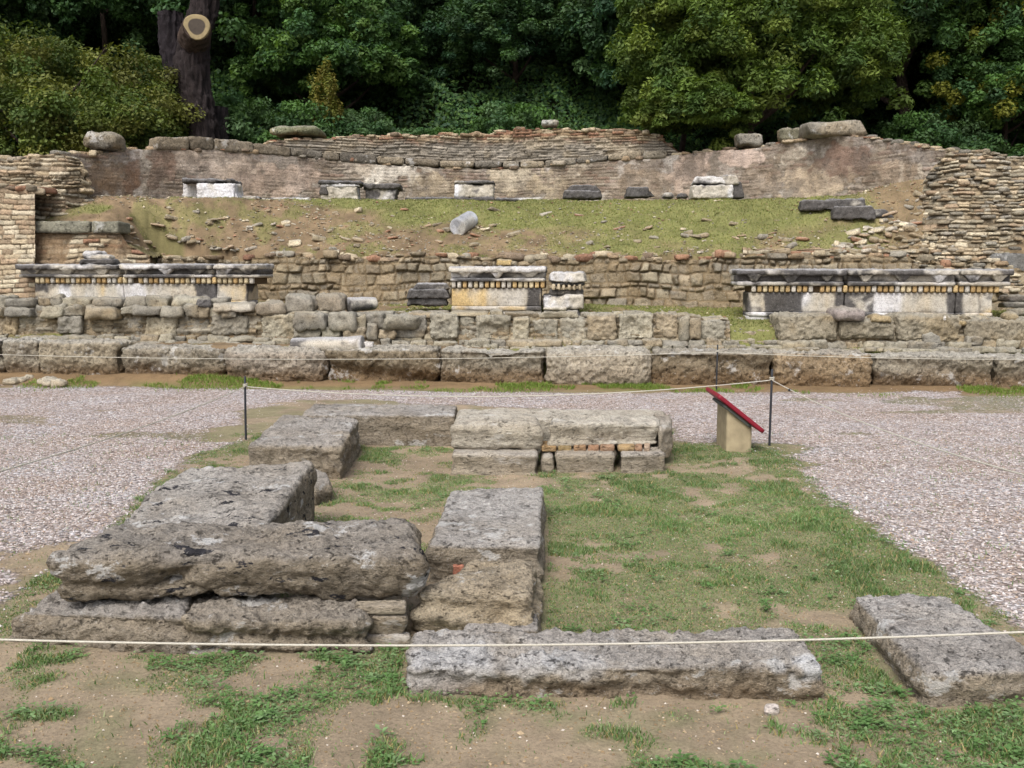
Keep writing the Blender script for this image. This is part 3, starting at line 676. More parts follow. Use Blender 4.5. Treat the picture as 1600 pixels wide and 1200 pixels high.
loose(318, 472, 20, 16, 14.5, 'small dark pointed stone on the low wall below the left cornice', 3005, srgb(110, 108, 108), rot=.5)
loose(1152, 508, 34, 24, 14.8, 'small squared grey block at the open end of the low wall', 3006, GREYS[0])
loose(1108, 500, 44, 12, 14.25, 'thin pale slab on the last block before the gap in the low wall', 3007, srgb(176, 166, 144))
loose(1324, 490, 52, 20, 13.85, 'elongated mauve-grey stone on the low wall before the right cornice', 3008, srgb(160, 150, 146), rot=.1, r=.5)
loose(1373, 496, 30, 12, 13.8, 'ochre broken stone on the low wall, right of the mauve-grey stone', 3009, srgb(182, 164, 130))
loose(1477, 497, 12, 9, 13.7, 'small bright white round stone on the right part of the low wall', 3010, srgb(235, 232, 228), r=.5, name='white_stone', cat='stone')
loose(1502, 504, 16, 10, 13.7, 'small ochre stone right of the white round stone on the low wall', 3011, srgb(178, 160, 124), r=.5)
loose(1576, 494, 24, 14, 13.7, 'rounded tan stone on the low wall at the right, nearest the marble plinth', 3012, srgb(172, 158, 130), r=.5)
loose(1586, 466, 46, 10, 15.0, 'flat dark slab behind the right end of the right cornice', 3013, srgb(96, 94, 92), rot=.1)
loose(1584, 476, 40, 9, 14.8, 'flat grey slab below the dark one at the right edge', 3014, srgb(140, 136, 128), rot=-.1)
loose(1592, 486, 36, 12, 14.5, 'grey lump under the flat slabs at the right edge', 3015, srgb(150, 144, 130), rot=.1)
loose(788, 410, 24, 9, 16.2, 'yellowish squared brick on the retaining wall above the central cornice', 3016, srgb(208, 182, 128), r=.15, name='loose_brick', cat='brick')
m = MB(); A, B = W(1546, 470, 15.95), W(1660, 470, 15.95); C_, D_ = W(1549, 396, 15.95), W(1660, 396, 15.95); d = np.array([0, .22, 0])
lump(m, [A+d, B+d, B, A], [C_+d, D_+d, D_, C_], .03, .04, .02, 4, 3020, 0, lambda w, n, s: srgb(126, 126, 124)*(1+.2*fbm(w*5, s, 4))[:, None])
tag(recentre(m.build('stone_slab', M_ROW)), 'smooth grey upright slab at the right edge behind the right cornice', 'stone slab')
loose(166, 222, 58, 26, DA(166)+.1, 'big grey squared boulder on top of the curved wall, below the leafy bush', 3021, GREYS[1], r=.4, mat=M_ROW)
loose(470, 206, 80, 14, DA(470)+.45, 'mossy flat boulder on top of the curved wall right of the pine trunk', 3022, srgb(128, 130, 104), r=.5, mat=M_ROW)
loose(859, 193, 27, 10, DA(859)+.2, 'pale oval stone lying on the highest bricks at the middle of the curved wall', 3023, srgb(180, 182, 178), r=.5, mat=M_ROW, name='oval_stone', cat='stone')
loose(1299, 204, 94, 22, DA(1299)+.15, 'large pale grey slab on top of the right part of the curved wall', 3024, GREYS[0], r=.2, mat=M_ROW, amp=.06)
loose(1236, 211, 40, 22, DA(1236)+.2, 'mossy dark block left of the large pale slab on the curved wall', 3025, srgb(128, 126, 108), r=.3, mat=M_ROW)
loose(1170, 220, 40, 18, DA(1170)+.1, 'grey block under the overhanging tree on top of the curved wall', 3026, GREYS[1], r=.3, mat=M_ROW)

# ================================================================== MARBLE pieces
def mar_col(white=.5, black=.5, ochre=.2, topw=.5):
    def f(w, nw, s):
        n = fbm(w*[1.3, 1.3, 2], s, 5, .6); n2 = fbm(w*7, s+2, 4)[:, None]; n3 = fbm(w*[2.5, 2.5, 1]+9, s+5, 4)
        c = srgb(196, 190, 178)*(1+.12*n2)
        o = (sst(-.05, .35, n3)*ochre)[:, None]; c = c*(1-o)+srgb(206, 180, 130)*o
        wt = sst(.0, .25, -n3)[:, None]*white; c = c*(1-wt)+srgb(226, 226, 230)*wt
        bk = sst(-.10, .16, n+.35*n2[:, 0]+(black-.5)*1.1)[:, None]*.93; c = c*(1-bk)+srgb(72, 70, 71)*(1+.6*n2)*bk
        t = (sst(.4, .9, nw[:, 2])*topw)[:, None]; return c*(1-t)+srgb(166, 166, 168)*(1+.2*n2)*t
    return f
def bx(m, p0, p1, dfront, dback, z0, z1, col, seed, r=.012, amp=.008, res=.03, fine=.4, freq=6, dz=0):
    """bar between two ground points (xy), from dfront to dback behind the p0-p1 line, heights z0..z1"""
    p0 = np.asarray(p0)[:2]; p1 = np.asarray(p1)[:2]; t = (p1-p0)/np.linalg.norm(p1-p0); nb = np.array([-t[1], t[0]])
    q = [p0+nb*dback, p1+nb*dback, p1+nb*dfront, p0+nb*dfront]; dzz = [0, dz, dz, 0]
    lump(m, [np.r_[k, z0+e] for k, e in zip(q, dzz)], [np.r_[k, z1+e] for k, e in zip(q, dzz)], res, r, amp, freq, seed, 0, col, fine=fine)
def entab(name, label, D0, D1, x0, x1, ys, segs, seed, frieze, lug=.5, black=.68, dent=(.02, .98)):
    """ys: cornice top, slab bottom, cornice bottom, dentil bottom, frieze bottom, base bottom (px rows). segs: (xa, xb) cornice blocks"""
    Df = lambda px: D0+(D1-D0)*(px-x0)/(x1-x0)
    z = [ZY(y, (D0+D1)/2) for y in ys]; P = lambda px, D=None: W(px, ys[0], Df(px))[:2]
    root = empty(name, tuple(np.r_[P((x0+x1)/2), z[-1]]), label, 'marble cornice')
    cc = mar_col(.5, black-.1, .05, .75); nseg = 0
    for (a, b) in segs:
        m = MB(); A, B = P(a+1), P(b-1); L = np.linalg.norm(B-A)
        bx(m, A, B, -.02, .75, z[1], z[0], cc, seed+nseg, r=.03, amp=.03, res=.022, fine=.6)              # corona slab
        bx(m, A+(B-A)*.012, B-(B-A)*.012, .10, .72, z[1]-(z[1]-z[2])*.62, z[1]+.01, cc, seed+nseg+1, r=.02, amp=.01)  # recessed cavetto
        bx(m, A+(B-A)*.008, B-(B-A)*.008, .05, .72, z[2], z[1]-(z[1]-z[2])*.58, cc, seed+nseg+2, r=.03, amp=.012)     # lower fascia
        nl = max(2, int(round(L/lug))); t = (B-A)/L
        for i in range(nl):
            c = A+t*(i+.5)*L/nl; zt_, zb_ = z[1]+.02, z[1]-(z[1]-z[2])*.75
            q = lambda wd, f, zz: [np.r_[c+t*s*wd+np.array([-t[1], t[0]])*g_, zz] for s, g_ in ((-1, .15), (1, .15), (1, f), (-1, f))]
            e_ = _g.uniform(.6, 1.1); lump(m, q(.035*e_, .05, zb_+_g.uniform(0, .03)), q(.15*e_, _g.uniform(-.02, .01), zt_), .018, .02, .014, 9, seed+i, 0, mar_col(.9, _g.uniform(.3, .6), 0, .5), fine=.7)
        under(m.build('cornice_block', M_MARBLE), root); nseg += 1
    m = MB(); A, B = P(x0+(x1-x0)*dent[0]), P(x0+(x1-x0)*dent[1]); L = np.linalg.norm(B-A); t = (B-A)/L; dw = .042; n = int(L/.085)
    bx(m, A, B, .16, .70, z[3], z[2]+.005, lambda w, nw, s: srgb(104, 86, 64)*(1+0*w[:, :1]), seed+50, amp=.003)
    for i in range(n):
        if _g.uniform() < .05: continue
        c = A+t*(i+.5)*L/n; col = [srgb(206, 178, 128), srgb(216, 200, 164), srgb(190, 160, 112), srgb(210, 204, 192)][_g.integers(4)]*_g.uniform(.8, 1.05)
        bx(m, c-t*dw*.74, c+t*dw*.74, .09, .20, z[3]+.008, z[2]+.01, col, seed+i, r=.008, amp=.003, res=.03)
    under(m.build('dentil_band', M_MARBLE), root)
    KF = {'w': mar_col(.8, .2, .25, .3), 'o': mar_col(.1, .12, 1, .3), 'b': mar_col(.25, .80, .15, .3), 'm': mar_col(.5, .5, .4, .3)}
    def fcol(w, nw, s):
        px = proj(w[:, 0], w[:, 1], w[:, 2])[0]+9*fbm(w*[5, 5, 3], seed+3, 4); out = KF['m'](w, nw, s)
        for (a_, b_, kd) in frieze:
            k = (sst(a_-2, a_+3, px)*(1-sst(b_-2, b_+3, px)))[:, None]; out = out*(1-k)+KF[kd](w, nw, s)*k
        return out
    ed = [frieze[0][0]]+[sg[1]+1 for sg in segs[:-1] if frieze[0][0]+20 < sg[1] < frieze[-1][1]-20]+[frieze[-1][1]]
    for i, (a, b) in enumerate(zip(ed[:-1], ed[1:])):
        m = MB(); A, B = P(a+.6), P(b-.6)
        bx(m, A, B, .13, .62, z[4], z[3]+.004, fcol, seed+70, r=.012, amp=.014, res=.022, fine=.6)
        bx(m, A, B, .09, .62, z[4]-(z[4]-z[5])*.35, z[4]+.003, fcol, seed+90, r=.02, amp=.010)
        bx(m, A, B, .115, .62, z[5], z[4]-(z[4]-z[5])*.32, fcol, seed+95, r=.01, amp=.010)
        under(m.build('frieze_block', M_MARBLE), root)
    return root
entab('marble_entablature', 'long blackened marble cornice at the left, on ochre and white frieze blocks', 15.45, 15.05, 24, 404, (413, 421, 434, 444, 470, 482), [(22, 184), (186, 330), (331, 404)], 600,
      [(44, 76, 'm'), (77, 134, 'w'), (135, 168, 'o'), (170, 304, 'w'), (306, 338, 'b'), (340, 380, 'o')], dent=(.06, .97))
entab('marble_entablature', 'short central marble cornice, grey above yellow dentils and a cream frieze block', 14.95, 14.85, 700, 855, (417, 426, 440, 451, 479, 499), [(700, 854)], 640, [(703, 822, 'o'), (823, 846, 'b')], lug=.5, black=.62)
entab('marble_entablature', 'long black-crusted marble cornice at the right on white and grey blocks, joined in its middle', 14.6, 14.3, 1150, 1586, (421, 430, 447, 458, 489, 508), [(1150, 1324), (1325, 1500), (1501, 1586)], 680,
      [(1172, 1194, 'w'), (1195, 1250, 'b'), (1252, 1304, 'w'), (1305, 1366, 'b'), (1367, 1398, 'w'), (1401, 1478, 'w'), (1479, 1504, 'b'), (1505, 1532, 'w'), (1534, 1560, 'o')], dent=(.06, .96), lug=.55)
def piece(name, label, boxes, cat='marble block', group=None):
    """boxes: (x0,x1,ytop,ybot,D,depth,col,seed,rotdeg,topinset px)"""
    root = None; m = MB()
    for (x0, x1, yt, yb, D, dep, col, seed, rot, ins) in boxes:
        A, B = W(x0, yb, D), W(x1, yb, D); i0, i1 = ins if isinstance(ins, tuple) else (ins, ins); T0, T1 = W(x0+i0, yt, D), W(x1-i1, yt, D); c, s = math.cos(math.radians(rot)), math.sin(math.radians(rot))
        d = np.array([-s*dep, c*dep, 0]); e = (B-A)[0]; B2 = A+np.array([c*e, s*e, 0]); e1 = (T1-T0)[0]; T2 = T0+np.array([c*e1, s*e1, 0])
        lump(m, [A+d, B2+d, B2, A], [T0+d, T2+d, T2, T0], .02, .03, .03, 6, seed, 0, col, fine=.7, chip=.03)
    o = m.build(name, M_MARBLE); recentre(o); return tag(o, label, cat, group)
WH = mar_col(1, .08, .08, .5); WB = mar_col(.9, .38, .05, .5); BK = mar_col(.3, .95, .0, .35); GRY = mar_col(.6, .45, .05, .6)
piece('marble_fragment', 'small moulded grey fragment lying on top of the left cornice', [(122, 176, 404, 413, 15.3, .35, BK, 701, 5, 2), (128, 172, 398, 405, 15.35, .3, GRY, 702, 5, 3), (128, 160, 393, 399, 15.4, .22, GRY, 703, 5, 2)])
piece('cornice_fragment', 'whitish wavy cornice fragment butting the right end of the central cornice', [(856, 916, 425, 441, 14.95, .6, mar_col(1, .3, .0, .8), 705, -6, 4), (862, 912, 441, 447, 15.0, .5, BK, 706, -6, 0)]+[(862+i*8.2, 867+i*8.2, 444, 453, 14.95, .2, srgb(190, 176, 150), 707+i, -6, 0) for i in range(6)]+[(858, 910, 452, 461, 15.1, .4, BK, 715, -6, 0)])
piece('frieze_fragment', 'chipped grey marble block under the whitish cornice fragment, right of the cream frieze', [(848, 912, 460, 483, 14.95, .5, mar_col(.8, .5, .1, .4), 716, -3, 0), (848, 884, 479, 485, 14.92, .5, WH, 717, -3, 0), (848, 906, 484, 500, 14.95, .5, mar_col(.3, .75, .2, .4), 718, -3, 2)])
piece('cornice_fragment', 'dark tilted cornice fragment left of the central cornice', [(636, 700, 466, 478, 15.0, .5, BK, 720, 4, 3), (634, 704, 452, 467, 14.95, .55, BK, 721, 4, 5), (645, 704, 443, 453, 15.0, .5, mar_col(.5, .7, 0, .9), 722, 4, 6)])
# upper terrace row
def on_terr(px, py, lo=15.6, hi=19.8):
    for _ in range(40):
        mD = (lo+hi)/2; p = W(px, py, mD)
        if terr_z(np.array([p[0]]), np.array([mD]))[0] > p[2]: hi = mD
        else: lo = mD
    return p
def TD(px, py): return float(on_terr(px, py)[1])
D_ = 19.3
piece('marble_block', 'white marble block with black top ledge and sloping right end, leftmost on the upper terrace', [(307, 366, 286, 311, DA(325)-1.0, .6, WH, 730, 0, 0), (285, 309, 284, 309, DA(325)-.75, .5, GRY, 731, 0, 0), (283, 362, 279, 285, DA(325)-1.02, .7, BK, 732, 0, 1), (358, 372, 293, 311, DA(325)-.95, .4, WH, 733, 0, (1, 6))])
piece('marble_slab', 'thin low dark slab left of the white block with the sloping right end', [(257, 304, 310, 315, DA(280)-1.0, .4, GRY, 735, 0, 0)], 'marble slab')
piece('marble_slab', 'thin low slab touching the right end of the leftmost white block', [(371, 400, 306, 313, DA(385)-1.0, .4, GRY, 736, 0, 0)], 'marble slab')
piece('marble_slab', 'long thin slab between the leftmost white block and the moulded block', [(408, 482, 309, 314, DA(445)-.9, .4, GRY, 737, 0, 0)], 'marble slab')
piece('marble_block', 'white moulded marble block with a dark top, second from the left on the upper terrace', [(500, 560, 291, 315, DA(530)-1.1, .5, WH, 740, 2, 2), (496, 566, 282, 287, DA(530)-1.15, .6, BK, 741, 2, 3), (500, 563, 286, 292, DA(530)-1.12, .55, GRY, 742, 2, 1), (497, 513, 291, 305, DA(530)-1.15, .4, GRY, 743, 2, 3)])
piece('marble_block', 'black and white trapezoid block wider at the top, beside the moulded white block', [(574, 616, 292, 315, DA(596)-1.1, .4, mar_col(.8, .62, 0, .4), 745, 0, -7), (565, 626, 287, 295, DA(596)-1.15, .5, BK, 746, 0, 1)])
piece('marble_slab', 'long thin dark slab left of the framed white block on the upper terrace', [(632, 708, 308, 315, DA(670)-1.0, .4, BK, 748, 0, 1)], 'marble slab')
piece('marble_block', 'white squared block framed by black bands, in the middle of the upper terrace', [(711, 771, 287, 308, DA(740)-1.1, .5, WH, 750, 0, 0), (709, 773, 282, 287, DA(740)-1.13, .55, BK, 751, 0, 1), (709, 773, 307, 314, DA(740)-1.13, .55, mar_col(.5, .7, 0, .3), 752, 0, 0)])
piece('marble_slab', 'long thin dark slab right of the framed white block on the upper terrace', [(774, 848, 309, 314, DA(810)-1.0, .4, GRY, 754, 0, 0)], 'marble slab')
piece('marble_block', 'flat black trapezoid block standing alone on the upper terrace', [(880, 942, 298, 310, DA(910)-1.1, .5, BK, 756, 0, 3), (884, 940, 289, 300, DA(910)-1.0, .45, BK, 757, 0, 9)])
piece('marble_block', 'low dark broken lump right of the black trapezoid block', [(978, 1016, 292, 308, DA(1000)-1.1, .4, BK, 760, 0, 4), (1008, 1028, 297, 308, DA(1000)-1.05, .3, BK, 761, 10, (2, 12))])
piece('marble_fragment', 'small grey fragment right of the low dark lump', [(1036, 1054, 301, 309, DA(1045)-1.0, .3, GRY, 762, 0, 3)], 'marble fragment')
piece('marble_fragment', 'small dark fragment next to the white block with a leaning slab', [(1060, 1076, 302, 309, DA(1068)-1.0, .3, BK, 763, 0, 3)], 'marble fragment')
piece('marble_block', 'white block carrying a tilted dark slab at the right of the upper terrace', [(1083, 1146, 289, 310, DA(1110)-1.2, .5, WB, 765, 0, 0), (1140, 1164, 284, 309, DA(1110)-1.0, .4, BK, 766, 0, (2, 6)), (1082, 1134, 276, 287, DA(1110)-1.15, .5, mar_col(.6, .6, 0, .5), 767, -4, 5), (1124, 1156, 274, 288, DA(1110)-1.05, .4, GRY, 768, 0, 6)])
piece('cornice_fragment', 'long dark moulded slab fallen on the grass below the curved wall, leftmost of the pile', [(1250, 1308, 313, 329, TD(1280, 327)-.1, .5, BK, 770, -12, 2)], 'marble slab')
piece('cornice_fragment', 'grey moulded slab in front of the pile of fallen dark slabs', [(1300, 1366, 322, 343, TD(1330, 341)-.1, .5, mar_col(.5, .75, 0, .5), 771, -10, 4)], 'marble slab')
piece('cornice_fragment', 'pointed black slab at the right end of the pile of fallen dark slabs', [(1348, 1400, 326, 340, TD(1375, 338)-.1, .4, BK, 772, 4, (3, 14))], 'marble slab')
piece('marble_slab', 'thin grey slab behind the fallen dark slabs', [(1292, 1352, 311, 324, TD(1320, 322)-.1, .4, mar_col(.5, .7, 0, .5), 773, -6, 3)], 'marble slab')
# column drums
def drum(name, label, p0, p1, r0, r1, col, seed, flutes=0, zq=.0, cat='column drum', mat=None, bulge=0, res=64):
    p0, p1 = np.asarray(p0, float), np.asarray(p1, float); ax = p1-p0; L = np.linalg.norm(ax); ax /= L
    u = np.cross(ax, [0, 0, 1.]); u /= np.linalg.norm(u); v = np.cross(u, ax); nl = max(8, int(L/.02)); m = MB()
    prof = [(0, 0.01)]+[(0, k) for k in (.4, .8)]+[(0, .97)]+[(t, 1) for t in np.linspace(.02, .98, nl)]+[(1, .97)]+[(1, k) for k in (.8, .4)]+[(1, .01)]
    a = np.linspace(0, 2*np.pi, res, endpoint=False); V = []
    for t, k in prof:
        r = (r0+(r1-r0)*t)*k; V.append(p0+ax*L*t+r*(np.cos(a)[:, None]*u+np.sin(a)[:, None]*v))
    V = np.concatenate(V); cen = p0+ax*((V-p0)@ax)[:, None]; nn = V-cen; nn /= np.maximum(np.linalg.norm(nn, axis=1, keepdims=True), 1e-6)
    V = V+nn*(.012*fbm(V*7, seed, 4)+.03*bulge*fbm(V*3, seed+2, 3))[:, None]+ax*(.03*bulge*fbm(V*5, seed+7, 3))[:, None]
    i, j = np.meshgrid(np.arange(len(prof)-1), np.arange(res), indexing='ij'); q = (i*res+j).ravel(); q2 = (i*res+(j+1) % res).ravel()
    m.add(V, np.stack([q, q2, q2+res, q+res], 1)[:, ::-1], col(V, nn, seed)); o = m.build(name, mat or M_MARBLE); recentre(o); return tag(o, label, cat)
a = on_terr(715, 368); b = on_terr(735, 353)+np.array([0, .1, 0]); a[2] += .14; b[2] += .13
drum('column_drum', 'grey broken column drum lying askew on the grassy slope', a, b, .165, .155, lambda w, n, s: mar_col(.7, .3, 0, .9)(w, n, s)*np.array([.84, .88, .94]), 801)
c0 = W(458, 540, 13.55); c1 = W(566, 538, 13.42)
drum('broken_column', 'white broken column shaft lying on top of the kerb row', c0, c1, .11, .12, mar_col(.9, .15, 0, .9), 803, bulge=.6)
c0 = W(544, 476, 14.75); c1 = W(586, 474, 15.0)
drum('column_stump', 'short white lying column stump on the low wall with a grey right end', c0, c1, .12, .10, mar_col(1, .3, 0, .9), 804, bulge=.5)
loose(577, 538, 14, 8, 13.4, 'small white lump against the right end of the white broken column', 3030, srgb(226, 222, 218), name='white_stone', cat='stone')
# pale knobbly stones at the left edge of the gravel
def knob(pts, label, seed):
    m = MB(); P = [G(*p) for p in pts]; P = [P[0]+(P[-1]-P[0])*t_+np.array([0, .03*math.sin(t_*9), 0]) for t_ in np.linspace(0, 1, 5)]
    for i, p in enumerate(P): stone(m, p+np.array([0, 0, .05]), (.24, .15, .10+.04*(i % 2)), i*.7, seed+i, mw_col(srgb(198, 186, 164)), r=.5, amp=.16, res=8)
    o = m.build('pale_rock', M_PALE); recentre(o); tag(o, label, 'rock')
knob([(16, 602), (27, 600), (38, 601), (49, 598), (58, 597)], 'longer pale knobbly rock at the far left edge of the gravel', 3040)
knob([(71, 602), (80, 600), (92, 604)], 'smaller arched pale rock at the left gravel edge, right of the longer one', 3050)

# ================================================================== FOREGROUND BLOCKS
def fissure(P0, P1, depth, width):       # a crack or hollow along a world segment
    P0 = np.asarray(P0, float); P1 = np.asarray(P1, float); e = P1-P0; ee = e@e
    def f(w, nw):
        t = np.clip(((w-P0)@e)/ee, 0, 1); d = np.linalg.norm(w-P0-t[:, None]*e, axis=1)
        return w-nw*(depth*np.exp(-(d/width)**2)*(1+.5*fbm(w*9, 77, 3)))[:, None]
    return f
def chain(*fs):
    def f(w, nw):
        for g_ in fs: w = g_(w, nw)
        return w
    return f
# front right long block
cA = col_fg(.8, .25)
def colA(w, nw, s):
    c = cA(w, nw, s); n = fbm(w*6, s+60, 4)
    for P, r, k in ((G(1262, 1040, .12), .10, 1), (G(1215, 1035, .14), .06, .7), (G(700, 1040, .1), .22, .45), (G(820, 1030, .13), .12, .4), (G(900, 1030, .13), .12, .35)):
        m = sst(.0, .35, 1-np.linalg.norm((w-P)*[1, 1.2, 1.2], axis=1)/r+.8*n)[:, None]*k; c = c*(1-m)+srgb(205, 206, 208)*m
    b = (1-sst(.0, .09, w[:, 2]+.05*n))[:, None]*.5; return c*(1-b)+srgb(124, 104, 80)*b
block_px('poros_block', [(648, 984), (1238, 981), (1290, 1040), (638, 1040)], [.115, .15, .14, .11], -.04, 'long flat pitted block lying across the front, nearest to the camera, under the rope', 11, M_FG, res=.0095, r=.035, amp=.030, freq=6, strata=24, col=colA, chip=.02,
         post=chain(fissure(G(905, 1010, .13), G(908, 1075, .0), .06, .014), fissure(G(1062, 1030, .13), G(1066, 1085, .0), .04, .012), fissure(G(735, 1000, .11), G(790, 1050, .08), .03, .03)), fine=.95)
# right tilted slab
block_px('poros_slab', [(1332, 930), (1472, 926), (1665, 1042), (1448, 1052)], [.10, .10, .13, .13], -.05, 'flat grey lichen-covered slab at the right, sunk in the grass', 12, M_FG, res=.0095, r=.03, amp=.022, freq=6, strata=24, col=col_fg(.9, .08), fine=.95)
# big overhanging upper block (left)
cC = col_fg(.5, .2, dark=.2)
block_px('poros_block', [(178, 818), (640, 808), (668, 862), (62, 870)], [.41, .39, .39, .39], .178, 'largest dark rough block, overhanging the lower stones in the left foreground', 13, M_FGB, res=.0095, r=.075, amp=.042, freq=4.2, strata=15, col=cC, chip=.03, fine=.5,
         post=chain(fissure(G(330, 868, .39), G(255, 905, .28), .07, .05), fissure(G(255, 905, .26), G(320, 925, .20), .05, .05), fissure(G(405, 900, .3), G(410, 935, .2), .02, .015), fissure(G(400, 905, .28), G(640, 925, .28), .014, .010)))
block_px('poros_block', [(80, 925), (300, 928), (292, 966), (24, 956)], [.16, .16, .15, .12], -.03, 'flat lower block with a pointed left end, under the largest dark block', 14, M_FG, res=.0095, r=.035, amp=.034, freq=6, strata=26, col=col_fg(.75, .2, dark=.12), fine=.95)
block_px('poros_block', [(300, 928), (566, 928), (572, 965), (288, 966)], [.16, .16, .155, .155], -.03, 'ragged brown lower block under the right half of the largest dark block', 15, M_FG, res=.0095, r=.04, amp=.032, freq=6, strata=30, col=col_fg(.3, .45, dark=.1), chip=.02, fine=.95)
block_px('squared_stone', [(556, 938), (634, 936), (634, 947), (554, 947)], .175, .135, 'thin yellowish squared slab wedged under the right end of the largest dark block', 16, M_PALE, res=.009, r=.01, amp=.006, col=col_fg(.1, .9, pale=.2), cat='stone')
block_px('squared_stone', [(572, 948), (634, 948), (634, 962), (574, 962)], .130, .045, 'small squared grey-brown stone between the yellowish slab and the sunken grey one', 17, M_PALE, res=.009, r=.015, amp=.010, col=col_fg(.3, .4), cat='stone')
block_px('squared_stone', [(560, 985), (640, 985), (640, 993), (560, 993)], .045, -.04, 'low grey stone sunk in the earth between the two lower blocks and the front block', 18, M_PALE, res=.009, r=.015, amp=.010, col=col_fg(.5, .3), cat='stone')
# left receding block with black lichen
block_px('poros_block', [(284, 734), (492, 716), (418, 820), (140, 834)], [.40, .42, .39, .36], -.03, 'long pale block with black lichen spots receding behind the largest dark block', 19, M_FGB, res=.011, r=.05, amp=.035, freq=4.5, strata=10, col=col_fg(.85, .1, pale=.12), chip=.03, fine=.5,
         post=fissure(G(300, 800, .38), G(430, 800, .38), .02, .03))
block_px('rough_stone', [(488, 728), (512, 738), (518, 752), (488, 760)], .14, -.02, 'small rough stone filling the gap behind the black-spotted receding block', 20, M_FG, res=.012, r=.04, amp=.02, col=col_fg(.6, .3), cat='stone')
# back left block
block_px('poros_block', [(440, 648), (562, 653), (534, 694), (386, 694)], [.27, .29, .28, .25], -.03, 'squared grey block between the black-spotted block and the far dark-faced block', 21, M_FG, res=.014, r=.05, amp=.028, freq=5, strata=14, col=col_fg(.7, .25), fine=.9)
block_px('poros_block', [(490, 631), (714, 632), (712, 648), (470, 648)], [.28, .28, .29, .28], -.03, 'long dark-faced block at the back left of the monument, beside the gravel', 22, M_FG, res=.016, r=.03, amp=.018, freq=5, strata=12, col=col_fg(.75, .15), fine=.8)
# back centre pieces (pale)
cp = col_fg(.5, .25, pale=.62); cq = col_fg(.4, .3, pale=.12)
block_px('pale_block', [(713, 648), (843, 649), (845, 661), (706, 661)], [.37, .37, .37, .37], .155, 'pale rounded block at the left of the back row, beside the dark-faced block', 23, M_PALE, res=.012, r=.045, amp=.034, freq=5, strata=10, col=cp,
         post=fissure(G(712, 690, .25), G(845, 690, .25), .035, .02))
block_px('pale_block', [(861, 648), (1028, 647), (1034, 661), (857, 661)], [.37, .37, .36, .37], .158, 'pale rounded block at the right of the back row, lying over the thin bricks', 24, M_PALE, res=.012, r=.045, amp=.036, freq=5, strata=10, col=cp, chip=.02,
         post=chain(fissure(G(852, 690, .26), G(960, 690, .26), .035, .02), fissure(G(963, 672, .33), G(966, 700, .2), .02, .015)))
block_px('pale_slab', [(716, 638), (1040, 640), (1046, 655), (714, 653)], [.31, .31, .31, .32], -.03, 'long flat pale slab behind the two pale rounded blocks, beside the gravel', 25, M_PALE, res=.016, r=.04, amp=.022, freq=5, strata=8, col=cp, cat='stone slab')
block_px('rough_stone', [(1022, 646), (1048, 650), (1050, 664), (1030, 668)], [.33]*4, .05, 'rough grey stone closing the right end of the back row', 26, M_PALE, res=.014, r=.05, amp=.03, col=cq, cat='stone')
block_px('lower_block', [(712, 690), (842, 692), (842, 711), (704, 710)], .155, -.03, 'grey lower block carrying the left pale rounded block', 27, M_PALE, res=.013, r=.035, amp=.024, freq=6, strata=14, col=cq)
block_px('lower_block', [(872, 692), (962, 692), (960, 709), (868, 709)], .15, -.03, 'brownish lower block under the bricks, middle of the back row', 28, M_PALE, res=.013, r=.03, amp=.02, freq=6, strata=14, col=col_fg(.2, .4, pale=.1))
block_px('lower_block', [(966, 692), (1030, 690), (1042, 710), (967, 711)], .15, -.03, 'grey lower block at the right end of the back row', 29, M_PALE, res=.013, r=.03, amp=.02, freq=6, strata=14, col=cq)
block_px('rough_stone', [(846, 694), (865, 694), (866, 712), (845, 712)], .135, -.02, 'small rounded stone in the joint of the back row', 30, M_PALE, res=.012, r=.04, amp=.012, col=cq, cat='stone')
for i, (a, b, c) in enumerate([(846, 870, (190, 152, 96)), (872, 893, (196, 170, 110)), (896, 916, (186, 142, 100)), (919, 936, (176, 120, 88)), (938, 960, (184, 138, 110)), (966, 991, (194, 160, 104)), (993, 1003, (180, 132, 104)), (1006, 1016, (206, 180, 160))]):
    block_px('thin_brick', [(a, 689), (b, 689), (b, 697), (a, 697)], .188, .140, 'thin %s brick under the right pale block, %s' % (('orange-tan', 'yellowish', 'light orange', 'reddish', 'pinkish', 'wide tan', 'narrow red-brown', 'narrow pale')[i], ('leftmost', 'second from the left', 'left of the reddish one', 'fourth from the left', 'left of the joint', 'right of the joint', 'left of the narrow pale one', 'rightmost')[i]), 60+i, M_PALE, res=.012, r=.01, amp=.006, col=lambda w, n, s, c=c: (srgb(*c)*.4+srgb(150, 132, 108)*.55)*(1+.2*fbm(w*20, s, 3))[:, None], cat='brick', group='thin bricks in the back row')
# centre slab and broken ochre block
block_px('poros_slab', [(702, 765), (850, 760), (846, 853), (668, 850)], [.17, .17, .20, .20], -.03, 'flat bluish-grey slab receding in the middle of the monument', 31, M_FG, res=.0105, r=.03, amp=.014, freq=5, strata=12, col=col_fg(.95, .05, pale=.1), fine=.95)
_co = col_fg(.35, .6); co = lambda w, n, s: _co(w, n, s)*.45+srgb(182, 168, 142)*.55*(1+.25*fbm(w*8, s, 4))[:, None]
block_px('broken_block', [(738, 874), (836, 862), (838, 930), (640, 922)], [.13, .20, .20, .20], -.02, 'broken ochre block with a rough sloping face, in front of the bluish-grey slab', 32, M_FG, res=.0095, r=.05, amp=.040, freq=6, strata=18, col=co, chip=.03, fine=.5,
         post=chain(fissure(G(775, 960, .12), G(775, 985, .0), .05, .03), fissure(G(660, 880, .2), G(735, 872, .2), .05, .05)))
